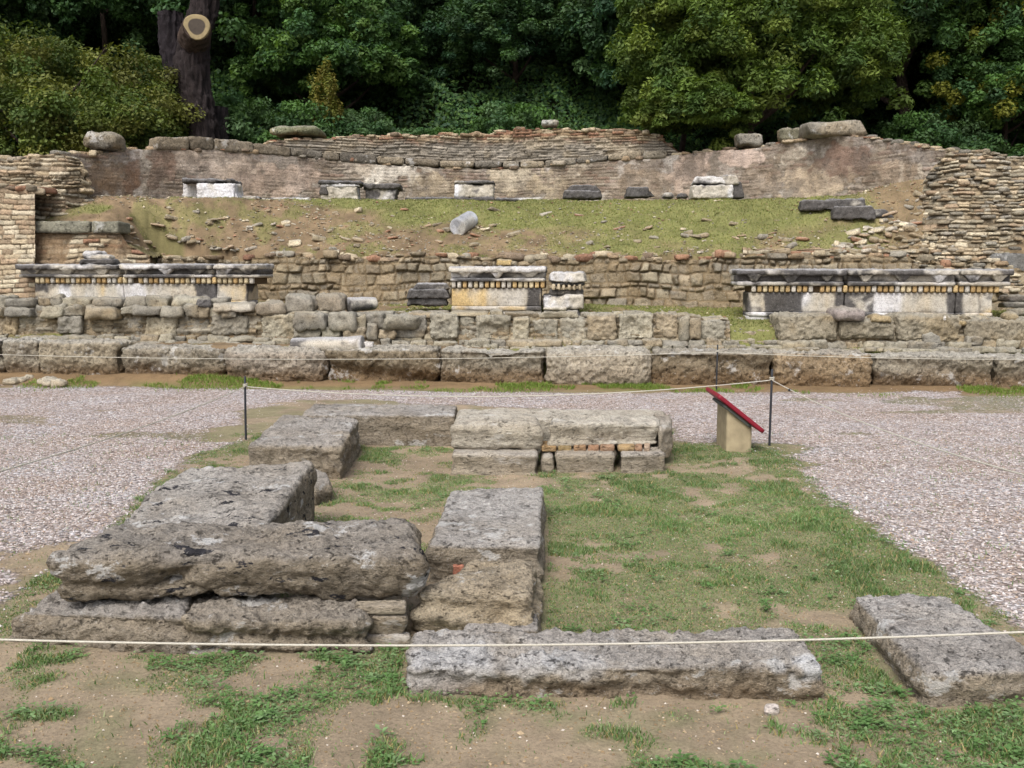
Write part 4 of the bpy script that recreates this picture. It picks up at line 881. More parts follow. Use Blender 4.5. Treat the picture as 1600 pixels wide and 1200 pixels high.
block_px('poros_slab', [(760, 935), (842, 935), (842, 985), (720, 985)], [.07, .07, .07, .07], -.03, 'low grey slab between the broken ochre block and the front block', 33, M_FG, res=.011, r=.015, amp=.012, col=col_fg(.9, .1), fine=.8)
block_px('tile_fragment', [(706, 879), (724, 878), (726, 884), (708, 885)], .10, .04, 'small orange tile fragment in the hollow behind the broken ochre block', 34, M_PALE, res=.008, r=.006, amp=.004, col=lambda w, n, s: srgb(176, 118, 96)*(1+.1*fbm(w*30, s, 2))[:, None], cat='tile')
block_px('stone', [(1196, 1097), (1216, 1097), (1216, 1104), (1196, 1104)], .03, -.01, 'small white stone on the bare earth in front of the long flat block', 35, M_PALE, res=.008, r=.012, amp=.006, col=lambda w, n, s: srgb(205, 195, 188)*(1+0*w[:, :1]), cat='stone')

# ================================================================== INFO BOARD, POSTS, ROPES
from mathutils import Vector
def tube(mb, pts, r, seg=8, col=(.1, .1, .1), twist=0):
    P = np.array([np.asarray(p, float) for p in pts]); n = len(P); t = np.gradient(P, axis=0); t /= np.linalg.norm(t, axis=1, keepdims=True)
    up = np.array([0, 0, 1.]) if abs(t[0][2]) < .9 else np.array([0, 1., 0]); u = np.cross(t, up); u /= np.linalg.norm(u, axis=1, keepdims=True); v = np.cross(u, t)
    rr = np.full(n, r) if np.isscalar(r) else np.asarray(r); a = np.linspace(0, 2*np.pi, seg, endpoint=False)
    V = P[:, None]+rr[:, None, None]*(np.cos(a)[None, :, None]*u[:, None]+np.sin(a)[None, :, None]*v[:, None])
    i, j = np.meshgrid(np.arange(n-1), np.arange(seg), indexing='ij'); q = (i*seg+j).ravel(); q2 = (i*seg+(j+1) % seg).ravel()
    mb.add(V.reshape(-1, 3), np.stack([q, q2, q2+seg, q+seg], 1), col)
    for e, s in ((0, 1), (n-1, -1)):
        b = np.arange(seg); mb.add(np.concatenate([V[e], P[e:e+1]]), np.stack([b, (b+1) % seg, np.full(seg, seg)], 1)[:, ::s], col)
def hexa(mb, b, t, res, r, amp, seed, col): lump(mb, b, t, res, r, amp, 6, seed, 0, col)
# info board: concrete plinth with slanted top carrying a red-edged board
pb = [G(1126, 697), G(1174, 707)]; Lx = .27; D0 = pb[1][1]
root = empty('information_board', tuple(G(1150, 703)), 'slanted red information board on a beige concrete plinth at the edge of the grass', 'information board')
xl, xr = WX(1125, D0)*.985, WX(1174, D0)*.985; yF, yB = D0, D0+.42
A = W(1135, 706, D0); xl = A[0]-.002; xr = W(1174, 706, D0)[0]
zl = W(1136, 636, D0)[2]; zr_ = W(1174, 667, D0)[2]
m = MB(); d = [(xl, yB), (xr, yB), (xr, yF), (xl, yF)]
hexa(m, [np.array([x, y, -.03]) for x, y in d], [np.array([x, y, (zl if x == xl else zr_)]) for x, y in d], .03, .008, .002, 5, srgb(188, 170, 134))
under(m.build('plinth', M_BEIGE), root)
p0 = np.array([W(1121, 617, D0)[0], W(1121, 617, D0)[2]]); p1 = np.array([W(1191, 673, D0)[0], W(1191, 673, D0)[2]]); e = (p1-p0)/np.linalg.norm(p1-p0); nn = np.array([-e[1], e[0]])
def slab(a, b, lo, hi, y0, y1):
    q = [a*1.0, b*1.0]; mk = lambda off: [np.array([a[0]+nn[0]*off, y1, a[1]+nn[1]*off]), np.array([b[0]+nn[0]*off, y1, b[1]+nn[1]*off]), np.array([b[0]+nn[0]*off, y0, b[1]+nn[1]*off]), np.array([a[0]+nn[0]*off, y0, a[1]+nn[1]*off])]
    return mk(lo), mk(hi)
if nn[1] < 0: nn = -nn
m = MB(); b_, t_ = slab(p0, p1, -.022, .018, D0-.06, D0+.50); hexa(m, b_, t_, .03, .006, 0.0, 6, (.3, .1, .1)); under(m.build('board', M_RED), root)
m = MB(); b_, t_ = slab(p0+e*.10, p1-e*.11, -.05, -.023, D0-.03, D0+.46); hexa(m, b_, t_, .03, .004, 0.0, 7, (.3, .3, .3)); under(m.build('board_support', M_GREYP), root)
# posts
def post(px, yb, h, label, thick=.011):
    p = G(px, yb); root = empty('rope_post', tuple(p), label, 'rope post', 'iron posts of the rope barrier'); m = MB(); lean = .012 if px < 800 else .004
    tube(m, [p+[0, 0, -.1], p+[lean*.5, 0, h*.5], p+[lean, 0, h-.004], p+[lean, 0, h]], [thick, thick, thick*.95, thick*.6], 10); under(m.build('rod', M_POST), root)
    m = MB(); z = h-.10; c = p+np.array([lean, 0, z]); a = np.linspace(0, 2*np.pi, 14)
    tube(m, [c+np.array([math.cos(t)*(thick+.006), math.sin(t)*(thick+.006), .002*t]) for t in a], .006, 6, (.5, .5, .5)); tube(m, [c+np.array([math.cos(t)*(thick+.006), math.sin(t)*(thick+.006), .014+.002*t]) for t in a], .006, 6, (.5, .5, .5))
    under(m.build('knot', M_ROPE), root); return c
cL = post(384, 686, .60, 'thin dark iron rope post standing in the gravel at the left')
cR = post(1202, 696, .70, 'thin dark iron rope post right of the red information board')
cF = post(1119, 612, .62, 'thin far iron rope post in front of the kerb row, above the red board', .010)
cFl = post(-150, 610, .62, 'thin iron rope post beyond the left edge of the view', .010); cFr = post(1800, 625, .62, 'thin iron rope post beyond the right edge of the view', .010)
def rope(a, b, sag, label, r=.0045, n=60, wob=.0):
    a, b = np.asarray(a, float), np.asarray(b, float); t = np.linspace(0, 1, n)[:, None]; P = a+(b-a)*t; P[:, 2] -= sag*4*(t*(1-t))[:, 0]
    P[:, 2] += wob*fbm(P*3, 5, 3); m = MB(); tube(m, P, r, 7, (.5, .5, .5)); o = m.build('rope', M_ROPE); recentre(o); return tag(o, label, 'rope', 'ropes of the barrier')
# near rope and its posts outside the view
nl, nr_ = W(-900, 955, 2.55), W(2500, 931, 2.5)
for q, s in ((nl, 'left'), (nr_, 'right')):
    rt_ = empty('rope_post', (q[0], q[1], 0), 'iron post carrying the near rope, beyond the %s edge of the view' % s, 'rope post', 'iron posts of the rope barrier'); m = MB(); tube(m, [(q[0], q[1], -.1), (q[0], q[1], q[2]+.1)], .011, 10); under(m.build('rod', M_POST), rt_)
rope(nl, nr_, .118, 'taut cream rope crossing the whole foreground, nearest to the camera', .0032, 90)
rope(cL, cR, .12, 'sagging cream rope between the left post and the post by the red board', .0045)
rope(cR, nr_+np.array([0, 0, -.0]), .16, 'cream rope running from the post by the red board towards the camera on the right', .0045)
rope(cL, nl, .10, 'cream rope running from the left post towards the camera on the left', .004)
fl = np.array(cFl); 
rope(cFl, cF, .10, 'thin far rope in front of the kerb row, left of the far post', .0042); rope(cF, cFr, .05, 'thin far rope in front of the kerb row, right of the far post', .0042)
# the knotted end near the right post
m = MB(); kp = cR*.93+np.array([nr_[0], nr_[1], nr_[2]])*.07+np.array([0, 0, -.045]); stone(m, kp, (.03, .03, .025), 0, 9, (.04, .04, .045), amp=.05, res=6, r=.5)
o = m.build('rope_clamp', M_POST); recentre(o); tag(o, 'small dark clamp gripping the rope beside the post by the red board', 'rope clamp')

# ================================================================== LOOSE STONES ON THE SLOPE (individual)
g = np.random.default_rng(91); proto = []
for k in range(10):
    m = MB(); c = (RUB+[BR[2], BRL[0], BRL[2], GREYS[0], srgb(205, 196, 180)])[k % 10]*1.05
    stone(m, (0, 0, .03), (.20, .13, .07 if k % 2 else .10), 0, 4000+k, mw_col(c), r=.4 if k % 3 else .12, amp=.1, res=6)
    o = m.build('loose_stone', M_WALL); proto.append(o)
placed = 0
def put_stone(x, y, z, s, grp, lab):
    global placed
    src = proto[placed % 10]; o = src if placed < 10 else src.copy()
    if placed >= 10: COL.objects.link(o)
    o.location = (x, y, z); o.rotation_euler = (g.uniform(-.3, .3), g.uniform(-.3, .3), g.uniform(-1.2, 1.2)); o.scale = (s*g.uniform(.8, 1.6), s*g.uniform(.8, 1.2), s*g.uniform(.6, 1.2))
    tag(o, lab, 'stone', grp); placed += 1
known = [(806, 366), (740, 384), (1070, 369), (1085, 370), (1098, 370), (1252, 375), (1333, 366), (1345, 368), (1238, 385), (1310, 385), (270, 342), (330, 344), (400, 352), (700, 360), (560, 376), (615, 372), (460, 382), (250, 385), (1190, 372), (1392, 360), (500, 375), (1105, 345), (1020, 372)]
pts = []
for px, py in known: pts.append((px+g.uniform(-2, 2), py, 1.0))
while len(pts) < 180:
    px = g.uniform(190, 1400) if g.uniform() < .55 else g.uniform(190, 620); py = 402-75*g.uniform()**1.5
    pts.append((px, py, g.uniform(.3, .9)))
for px, py, s in pts:
    p = on_terr(px, py); put_stone(p[0], p[1], float(terr_z(np.array([p[0]]), np.array([p[1]]))[0])-.01, s, 'loose stones scattered on the slope', 'small loose stone or brick fragment lying on the slope below the curved wall')
for k in range(115):
    px = g.uniform(1300, 1485); py = g.uniform(max(285, 400-(px-1280)*.62), 402); p = on_terr(px, py)
    put_stone(p[0], p[1], float(terr_z(np.array([p[0]]), np.array([p[1]]))[0])-.01, g.uniform(.4, 1.15), 'rubble stones at the foot of the eroded wall', 'small rubble stone fallen at the foot of the eroded wall on the right')

# ================================================================== GRASS, WEEDS, PEBBLES (uncountable)
g = np.random.default_rng(17)
def blades(mb, x, y, z, h, w, col, lean=.5):
    n = len(x); a = g.uniform(0, 2*np.pi, n); b = g.uniform(0, 2*np.pi, n); L = h*g.uniform(.1, lean*2, n)
    dx, dy = np.cos(a)*w/2, np.sin(a)*w/2; lx, ly = np.cos(b)*L, np.sin(b)*L
    p = np.stack([x, y, z], 1); o = np.stack([dx, dy, 0*dx], 1); l = np.stack([lx, ly, 0*lx], 1); u = np.stack([0*h, 0*h, h], 1)
    V = np.stack([p-o, p+o, p+o*.7+l*.35+u*.6, p-o*.7+l*.35+u*.6, p+l+u], 1).reshape(-1, 3)
    k = np.arange(n)*5; mb.add(V, np.stack([k, k+1, k+2, k+3], 1), np.repeat(col, 5, 0)); 
    base = mb.n-len(V); mb.t.append(np.stack([k+3, k+2, k+4], 1)+base)
ROCKS = []   # footprints to keep clear of blades
for o in COL.objects:
    if o.type == 'MESH' and o.parent is None and o.get('category') in ('stone block', 'stone', 'stone slab', 'tile', 'brick') and o.location.y < 10 and o.name.split('.')[0] in ('poros_block', 'poros_slab', 'broken_block', 'pale_block', 'pale_slab', 'lower_block', 'squared_stone', 'rough_stone'):
        me = o.data; a = np.empty(len(me.vertices)*3, np.float32); me.vertices.foreach_get('co', a); a = a.reshape(-1, 3)+np.array(o.location)
        pt = a[:, :2]; pt = pt[a[:, 2] < .13] if (a[:, 2] < .13).any() else None
        if pt is None: continue
        pt = np.unique(np.round(pt, 2), axis=0); s_ = sorted(map(tuple, pt)); hull = []
        def half(pp):
            h = []
            for p in pp:
                while len(h) > 1 and (h[-1][0]-h[-2][0])*(p[1]-h[-2][1])-(h[-1][1]-h[-2][1])*(p[0]-h[-2][0]) <= 0: h.pop()
                h.append(p)
            return h
        hull = half(s_)[:-1]+half(s_[::-1])[:-1]; ROCKS.append(np.array(hull))
def rock_sd(x, y):
    d = np.full(len(x), -9.)
    for h in ROCKS: d = np.maximum(d, poly_sd(x, y, h))
    return d      # >0 inside a rock
def enc_density(x, y):
    px, py = proj(x, y); n = fbm(P3(x*2.1, y*2.1), 501, 4); n2 = fbm(P3(x*7, y*7), 502, 3); m = n*.7+n2*.5
    field = (px > 840)&(py < 990)&(py > 700)
    thr = np.where(field, -.34, -.06)
    thr = np.where((px > 480)&(px < 720)&(py < 900), -.16, thr)                                     # inside, sparse
    thr = np.where((px > 850)&(px < 1100)&(py > 760)&(py < 980)&(n2 > -.3), -.55, thr)
    thr = np.where((px > 760)&(px < 1200)&(py > 1095), .12, thr)
    thr = np.where((px > 120)&(px < 290)&(py > 1030), .22, thr)
    thr = np.where((px > 230)&(px < 620)&(py > 1010), -.16, thr)
    thr = np.where((px > 1300)&(py > 950), -.2, thr)
    thr = np.where((px > 1120)&(px < 1420)&(py > 760)&(py < 900), -.45, thr)
    thr = np.where((px < 520)&(py < 930), -.2, thr)
    thr = np.where((px > 1040)&(px < 1200)&(py < 760), -.32, thr)
    sd = poly_sd(x, y, ENC)
    d = sst(0, .22, m-thr)*sst(-.05, .06, sd+.12*n2)
    rs = rock_sd(x, y); d = np.maximum(d, (.85*sst(-.09, -.02, rs)*sst(-.15, .15, n2+n+.05))*(sd > -.1))     # fringe along the stones
    return d*(rs < -.012), m
def cand(n, x0, x1, y0, y1, pw=1.0):
    y = y0+(y1-y0)*g.uniform(0, 1, n)**pw; x = g.uniform(x0, x1, n); k = np.abs(x) < .56*y+.5; return x[k], y[k]
x, y = cand(1500000, -5.2, 5.2, 2.6, 9.3, 1.25)
d, m = enc_density(x, y); k = g.uniform(0, 1, len(x)) < d*.72+.015; x, y, m = x[k], y[k], m[k]
cl = fbm(P3(x*5, y*5), 511, 3); cl2 = fbm(P3(x*1.2, y*1.2), 512, 3)
h = (.010+.019*sst(-.1, .5, cl+.3*m))*g.uniform(.5, 1.4, len(x)); GC = np.array([srgb(106, 134, 78), srgb(96, 128, 70), srgb(122, 146, 96), srgb(140, 148, 112), srgb(86, 118, 66)])
c = GC[g.integers(0, 5, len(x))]*(1+.3*cl2)[:, None]*(g.uniform(.8, 1.25, len(x)))[:, None]
dry = (g.uniform(0, 1, len(x)) < .12); c[dry] = srgb(168, 152, 106)
mb = MB(); blades(mb, x, y, gz(x, y)-.003, h, g.uniform(.003, .0065, len(x)), c, .6)
tag(mb.build('grass', M_GRASS), 'short patchy green grass growing over the bare earth between the foreground blocks', 'grass', kind='stuff')
# leafy weeds: rosettes of small lobed leaves
x, y = cand(60000, -3.2, 3.6, 2.7, 8.6, 1.3); d, m = enc_density(x, y)
px, py = proj(x, y); wt = np.where(py > 990, 1.0, .22)*np.where((px > 440)&(px < 560)&(py > 960)&(py < 1040), 3, 1)
cl = fbm(P3(x*3.1, y*3.1), 521, 3); k = g.uniform(0, 1, len(x)) < d*wt*.36*sst(-.1, .4, cl+.2); x, y = x[k], y[k]
mb = MB(); V = []; Q = []; CC = []; nb = 0
for X, Y, z in zip(x, y, gz(x, y)):
    nl = g.integers(6, 14); s = g.uniform(.005, .0115); base = GC[g.integers(0, 3)]*g.uniform(.8, 1.15)*np.array([1.0, 1.03, 1.12]); tall = g.uniform(.008, .045)
    for i in range(nl):
        a = g.uniform(0, 6.283); r = g.uniform(.2, 1)*.04; cx, cy, cz = X+math.cos(a)*r, Y+math.sin(a)*r, z+g.uniform(.25, 1)*tall
        ca, sa = math.cos(a), math.sin(a); ti = g.uniform(-.2, .5); L = s*g.uniform(.8, 1.4); w = L*.55
        V += [(cx-ca*L, cy-sa*L, cz-ti*L), (cx-sa*w, cy+ca*w, cz+.2*w), (cx+ca*L, cy+sa*L, cz+ti*L*.6), (cx+sa*w, cy-ca*w, cz+.2*w)]; Q.append((nb, nb+1, nb+2, nb+3)); nb += 4
        cc = base*g.uniform(.8, 1.25); CC += [cc]*4
mb.add(np.array(V), np.array(Q)[:, ::-1], np.array(CC)); tag(mb.build('weeds', M_GRASS), 'low leafy weeds and clover scattered over the earth in the foreground', 'weeds', kind='stuff')
# clods, tiny stones and dry crumbs on the bare earth
def pebbles(x, y, z, s, col, flat=.6):
    n = len(x); base = np.array([[1, 0, 0], [0, 1, 0], [-1, 0, 0], [0, -1, 0], [0, 0, 1], [0, 0, -1]], float)
    V = base[None]*g.uniform(.6, 1.25, (n, 6, 1)); V[:, :, 2] *= flat; V += g.uniform(-.22, .22, (n, 6, 3)); a = g.uniform(0, 6.283, n); ca, sa = np.cos(a), np.sin(a)
    R = np.zeros((n, 3, 3)); R[:, 0, 0] = ca; R[:, 0, 1] = -sa; R[:, 1, 0] = sa; R[:, 1, 1] = ca; R[:, 2, 2] = 1; el = g.uniform(.7, 1.3, n); V[:, :, 0] *= el[:, None]
    V = np.einsum('nij,nkj->nki', R, V)*s[:, None, None]+np.stack([x, y, z], 1)[:, None]
    Fc = np.array([[0, 1, 4], [1, 2, 4], [2, 3, 4], [3, 0, 4], [1, 0, 5], [2, 1, 5], [3, 2, 5], [0, 3, 5]])
    return V.reshape(-1, 3), (Fc[None]+(np.arange(n)*6)[:, None, None]).reshape(-1, 3), np.repeat(col, 6, 0)
x, y = cand(230000, -6.5, 6.5, 3.6, 12.6, .95); gm = gravel_mask(x, y); k = (gm+.4*fbm(P3(x*8, y*8), 531, 3) > .5)|((gm > -.3)&(g.uniform(0, 1, len(x)) < .05)); k &= g.uniform(0, 1, len(x)) < np.interp(y, [4, 8, 12.6], [1, .8, .4]); x, y = x[k], y[k]
k = rock_sd(x, y) < 0; x, y = x[k], y[k]
PC = np.array([srgb(182, 171, 165), srgb(162, 149, 141), srgb(200, 192, 189), srgb(212, 207, 205), srgb(148, 136, 128), srgb(170, 155, 143), srgb(188, 178, 176), srgb(140, 136, 136), srgb(182, 160, 142)])
c = PC[g.choice(9, len(x), p=[.2, .14, .16, .08, .09, .12, .11, .05, .05])]*g.uniform(.85, 1.15, (len(x), 1)); s = g.uniform(.006, .012, len(x))*np.interp(y, [4, 7, 12], [1, .85, .75])*np.where(g.uniform(0, 1, len(x)) < .05, 1.5, 1)
v, f, c = pebbles(x, y, gz(x, y)+s*.25, s, c); tag(MB().add(v, f, c).build('gravel', M_PEB, smooth=False), 'loose pinkish grey gravel covering the path around the monument', 'gravel', kind='stuff')
x, y = cand(45000, -4, 4, 2.7, 9, 1.2); k = (gravel_mask(x, y) < .3)&(rock_sd(x, y) < 0); x, y = x[k], y[k]; s = g.uniform(.002, .0065, len(x))*np.where(g.uniform(0, 1, len(x)) < .02, 2, 1)
c = np.array([srgb(150, 128, 98), srgb(176, 156, 126), srgb(132, 112, 86), srgb(214, 204, 192)])[g.choice(4, len(x), p=[.42, .3, .2, .08])]
v, f, c = pebbles(x, y, gz(x, y)+s*.2, s, c); tag(MB().add(v, f, c).build('earth_crumbs', M_PEB, smooth=False), 'small crumbs of earth and tiny stones on the bare ground of the foreground', 'earth crumbs', kind='stuff')
# grass on the slope, terrace and at the foot of the kerb row
x = g.uniform(-9, 9, 330000); y = g.uniform(13.2, 20.2, 330000); ga = green_amt(x, y); t = y-yrow(x); k = (g.uniform(0, 1, len(x)) < ga*.95+.06)&(t > .9)&(y < darc(np.clip(x, -8.6, 8.6))-.1); x, y = x[k], y[k]
cl = fbm(P3(x*1.6, y*1.6), 541, 4); c = np.array([srgb(130, 138, 76), srgb(116, 126, 68), srgb(148, 146, 92), srgb(104, 118, 62), srgb(156, 146, 102)])[g.integers(0, 5, len(x))]*(1+.45*cl)[:, None]*g.uniform(.8, 1.2, (len(x), 1))
mb = MB(); blades(mb, x, y, terr_z(x, y)-.01, g.uniform(.012, .042, len(x)), g.uniform(.008, .016, len(x)), c, .7)
x = g.uniform(-8, 8, 30000); y = yrow(x)-.05-np.abs(g.normal(0, .28, len(x))); cl = fbm(P3(x*1.3, y*2), 82, 3)+.5*fbm(P3(x*4, y*4), 543, 3); k = cl > .05; x, y = x[k], y[k]
blades(mb, x, y, gz(x, y)-.004, g.uniform(.02, .06, len(x)), g.uniform(.006, .013, len(x)), np.array([srgb(104, 128, 54), srgb(122, 142, 66)])[g.integers(0, 2, len(x))], .6)
tag(mb.build('slope_grass', M_GRASS), 'yellowish green grass on the sloping terrace and along the foot of the kerb row', 'grass', kind='stuff')

x = g.uniform(-8, 8, 26000); y = g.uniform(13.3, 19.8, 26000); t = y-yrow(x); k = (t > .9)&(g.uniform(0, 1, len(x)) < np.where(t > 3.4, .25+.75*(1-green_amt(x, y)), .25))&(y < darc(np.clip(x, -8.6, 8.6))-.1)&(fbm(P3(x*2.2, y*2.2), 545, 3) > -.12); x, y = x[k], y[k]
s = .012+.03*g.uniform(0, 1, len(x))**3; c = np.array(RUB+[GREYS[0], BR[2], BRL[0], srgb(120, 98, 74)])[g.integers(0, 9, len(x))]*g.uniform(.7, 1.1, (len(x), 1))
v, f, c = pebbles(x, y, terr_z(x, y)+s*.15, s, c); tag(MB().add(v, f, c).build('rubble_crumbs', M_PEB, smooth=False), 'small crumbs of stone and brick strewn over the slope and terraces', 'rubble crumbs', kind='stuff')

# ================================================================== TREES
def leaves(P, nrm, size, col, el=1.6):
    n = len(P); a = g.normal(size=(n, 3)); t = np.cross(nrm, a); t /= np.linalg.norm(t, axis=1, keepdims=True); b = np.cross(nrm, t); s = size[:, None]
    V = np.stack([P-t*s*el*.5, P+b*s*.45, P+t*s*el*.5, P-b*s*.45], 1).reshape(-1, 3); return V, (np.arange(n)*4)[:, None]+np.arange(4)[None], np.repeat(col, 4, 0)
def crown(R, nclump, per, leaf, seed, pal, clump=(.14, .26), squash=.7, droop=0, shell=.72, el=1.6, top=.3):
    gg = np.random.default_rng(seed); d = gg.normal(size=(nclump, 3)); d[:, 2] = np.abs(d[:, 2])*.9-.28; d /= np.linalg.norm(d, axis=1, keepdims=True)
    rad = gg.uniform(shell, 1.06, nclump)*(1+.22*fbm(d*2.1, seed, 3)); inner = gg.uniform(size=nclump) < .32; rad[inner] *= .6
    C_ = d*rad[:, None]; cs = gg.uniform(*clump, nclump); R = np.array(R, float)
    idx = np.repeat(np.arange(nclump), per); n = len(idx); o = gg.normal(size=(n, 3)); o /= np.linalg.norm(o, axis=1, keepdims=True); rr = gg.uniform(.25, 1.0, n)**.6
    q = o*rr[:, None]*cs[idx][:, None]; q[:, 2] *= squash; 
    if droop: q[:, 2] -= droop*(q[:, 0]**2+q[:, 1]**2)/cs[idx]
    P = (C_[idx]+q)*R; nr = o*.6+np.array([0, 0, .55])+gg.normal(size=(n, 3))*.45; nr /= np.linalg.norm(nr, axis=1, keepdims=True)
    pal = np.array(pal); cc = pal[gg.integers(0, len(pal), nclump)]*gg.uniform(.7, 1.3, (nclump, 1)); c = cc[idx]*gg.uniform(.8, 1.2, (n, 1))
    return leaves(P, nr, leaf*gg.uniform(.6, 1.3, n), c, el)
def trunk_mb(h, r, seed, limbs=4, spread=.6, col=(88, 76, 68)):
    m = MB(); gg = np.random.default_rng(seed); c = srgb(*col); z = np.linspace(-.5, h, 14); bx_ = .15*h*.3*np.array([vn(P3([k*.5], seed), 3)[0] for k in z]); by_ = .15*h*.3*np.array([vn(P3([k*.5+40], seed), 3)[0] for k in z])
    tube(m, np.stack([bx_, by_, z], 1), np.interp(z, [-.5, 0, h], [r*1.4, r, r*.35]), 10, c)
    for i in range(limbs):
        k = gg.integers(5, 12); a = gg.uniform(0, 6.28); p = np.array([bx_[k], by_[k], z[k]]); L = spread*gg.uniform(.6, 1); s = np.linspace(0, 1, 7)[:, None]
        tube(m, p+s*np.array([math.cos(a)*L, math.sin(a)*L, L*.5])+s**2*np.array([0, 0, L*.3]), np.linspace(r*.45, r*.1, 7), 7, c)
    return m
DG = [srgb(58, 84, 48), srgb(48, 70, 42), srgb(66, 92, 50), srgb(52, 78, 54), srgb(72, 94, 58)]
MG = [srgb(76, 104, 52), srgb(66, 92, 48), srgb(88, 112, 56), srgb(60, 86, 52)]
BG = [srgb(104, 118, 56), srgb(90, 108, 50), srgb(114, 122, 60), srgb(80, 100, 50), srgb(120, 124, 64)]
YG = [srgb(96, 116, 50), srgb(82, 104, 46), srgb(108, 122, 54), srgb(72, 94, 44), srgb(90, 108, 48)]
DG = [c*np.array([1.12, 1.18, 1.2]) for c in DG]; MG = [c*np.array([1.05, 1.12, 1.1]) for c in MG]; YG = [c*np.array([.95, .98, 1.0]) for c in YG]; BG = [c*.88 for c in BG]
def tree(name, label, loc, R, hc, pal, nclump, per, leaf, seed, grp=None, r=.14, cat='tree', tr=None, off=(0, 0, 0), **k):
    root = empty(name, loc, label, cat, grp); m = MB(); v, f, c = crown(R, nclump, per, leaf, seed, pal, **k); v = v+np.array([0, 0, hc])+np.array(off); m.add(v, f, c)
    o = m.build('crown', M_LEAF); o.parent = root; t = (tr or trunk_mb(hc+R[2]*.3, r, seed, 5, R[0]*.7)).build('trunk', M_BARK); t.parent = root; return root
def copy_tree(src, loc, sc, rz, label, grp=None):
    r = src.copy(); COL.objects.link(r); r.location = loc; r.rotation_euler = (0, 0, rz); r.scale = sc; r['label'] = label
    if grp: r['group'] = grp
    for ch in list(src.children):
        c = ch.copy(); COL.objects.link(c); c.parent = r
    return r
def hz(x, y): return float(hill_z(np.array([x]), np.array([y]))[0])
WOOD = 'trees of the dark wood on the hillside'; WL = 'dark green bushy tree of the dense wood behind the ruin'
T = []
p = W(500, 150, 25); T.append(tree('wood_tree', WL, (p[0], 26.5, hz(p[0], 26.5)), (2.4, 2.3, 2.3), 2.0, MG, 480, 150, .075, 11, WOOD, clump=(.07, .17)))
T.append(tree('wood_tree', WL, (2.0, 29, hz(2, 29)), (2.7, 2.5, 2.7), 2.4, DG, 480, 150, .08, 12, WOOD, clump=(.06, .17)))
T.append(tree('wood_tree', WL, (-3.0, 32, hz(-3, 32)), (2.6, 2.6, 3.0), 3.0, [DG[2], MG[1], MG[3], DG[4]], 480, 150, .08, 13, WOOD, clump=(.06, .16), squash=.9))
T.append(tree('undergrowth_shrub', 'low green shrub at the foot of the wood behind the curved wall', (1.0, 23.5, hz(1, 23.5)), (1.5, 1.2, 1.0), .8, [MG[0], MG[1], MG[3], DG[4]], 190, 190, .05, 14, 'shrubs behind the curved wall', r=.06, cat='shrub', clump=(.14, .28)))
gg = np.random.default_rng(3)
for row_, (yy, n, sp, sc) in enumerate([(27.5, 9, 3.6, 1.0), (31, 10, 3.9, 1.15), (35.5, 11, 4.3, 1.35), (41, 12, 4.8, 1.6)]):
    for i in range(n):
        x = (i-(n-1)/2)*sp+gg.uniform(-1, 1)+(row_ % 2)*sp*.4; y = yy+gg.uniform(-1.1, 1.1); s = sc*gg.uniform(.85, 1.2); src = T[[0, 1, 2, 1, 2][gg.integers(5)]]
        if row_ >= 2 and src is T[0]: src = T[1]
        copy_tree(src, (x, y, hz(x, y)-.3), (s*gg.uniform(.9, 1.2), s, s*gg.uniform(.85, 1.2)), gg.uniform(0, 6.28), WL, WOOD)
for i in range(15):
    x = -9.5+i*1.5+gg.uniform(-.5, .5); y = 23.4+gg.uniform(-.3, 1.6); s = gg.uniform(.7, 1.2)
    if 4.3 < x < 5.8: continue
    copy_tree(T[3], (x, y, hz(x, y)-.2), (s*1.1, s, s*gg.uniform(.8, 1.3)), gg.uniform(0, 6.28), 'low green shrub at the foot of the wood behind the curved wall', 'shrubs behind the curved wall')
# leafy undergrowth that covers the hillside between the trees
n = 420000; x = g.uniform(-17, 17, n); y = 22.6+25*g.uniform(0, 1, n)**1.3; k = np.abs(x) < .58*y+1; x, y = x[k], y[k]
hh = .25+1.3*np.clip(fbm(P3(x*.8, y*.8), 551, 4)+.25, 0, 1); hh = hh*sst(22.3, 23.5, y); P = np.stack([x, y, hill_z(x, y)+hh*(.75+.3*g.uniform(0, 1, len(x)))-.05], 1)
nr = np.array([0, -.5, .6])+g.normal(size=(len(x), 3))*.5; nr /= np.linalg.norm(nr, axis=1, keepdims=True)
c = 1.1*np.array(MG+DG)[g.integers(0, 9, len(x))]*(1+.5*fbm(P*1.2, 552, 3))[:, None]*g.uniform(.7, 1.3, (len(x), 1)); v, f, c = leaves(P, nr, g.uniform(.06, .12, len(x)), np.clip(c, 0, 1))
tag(MB().add(v, f, c).build('undergrowth', M_LEAF), 'dense dark green leafy undergrowth covering the hillside under the trees', 'undergrowth', kind='stuff')
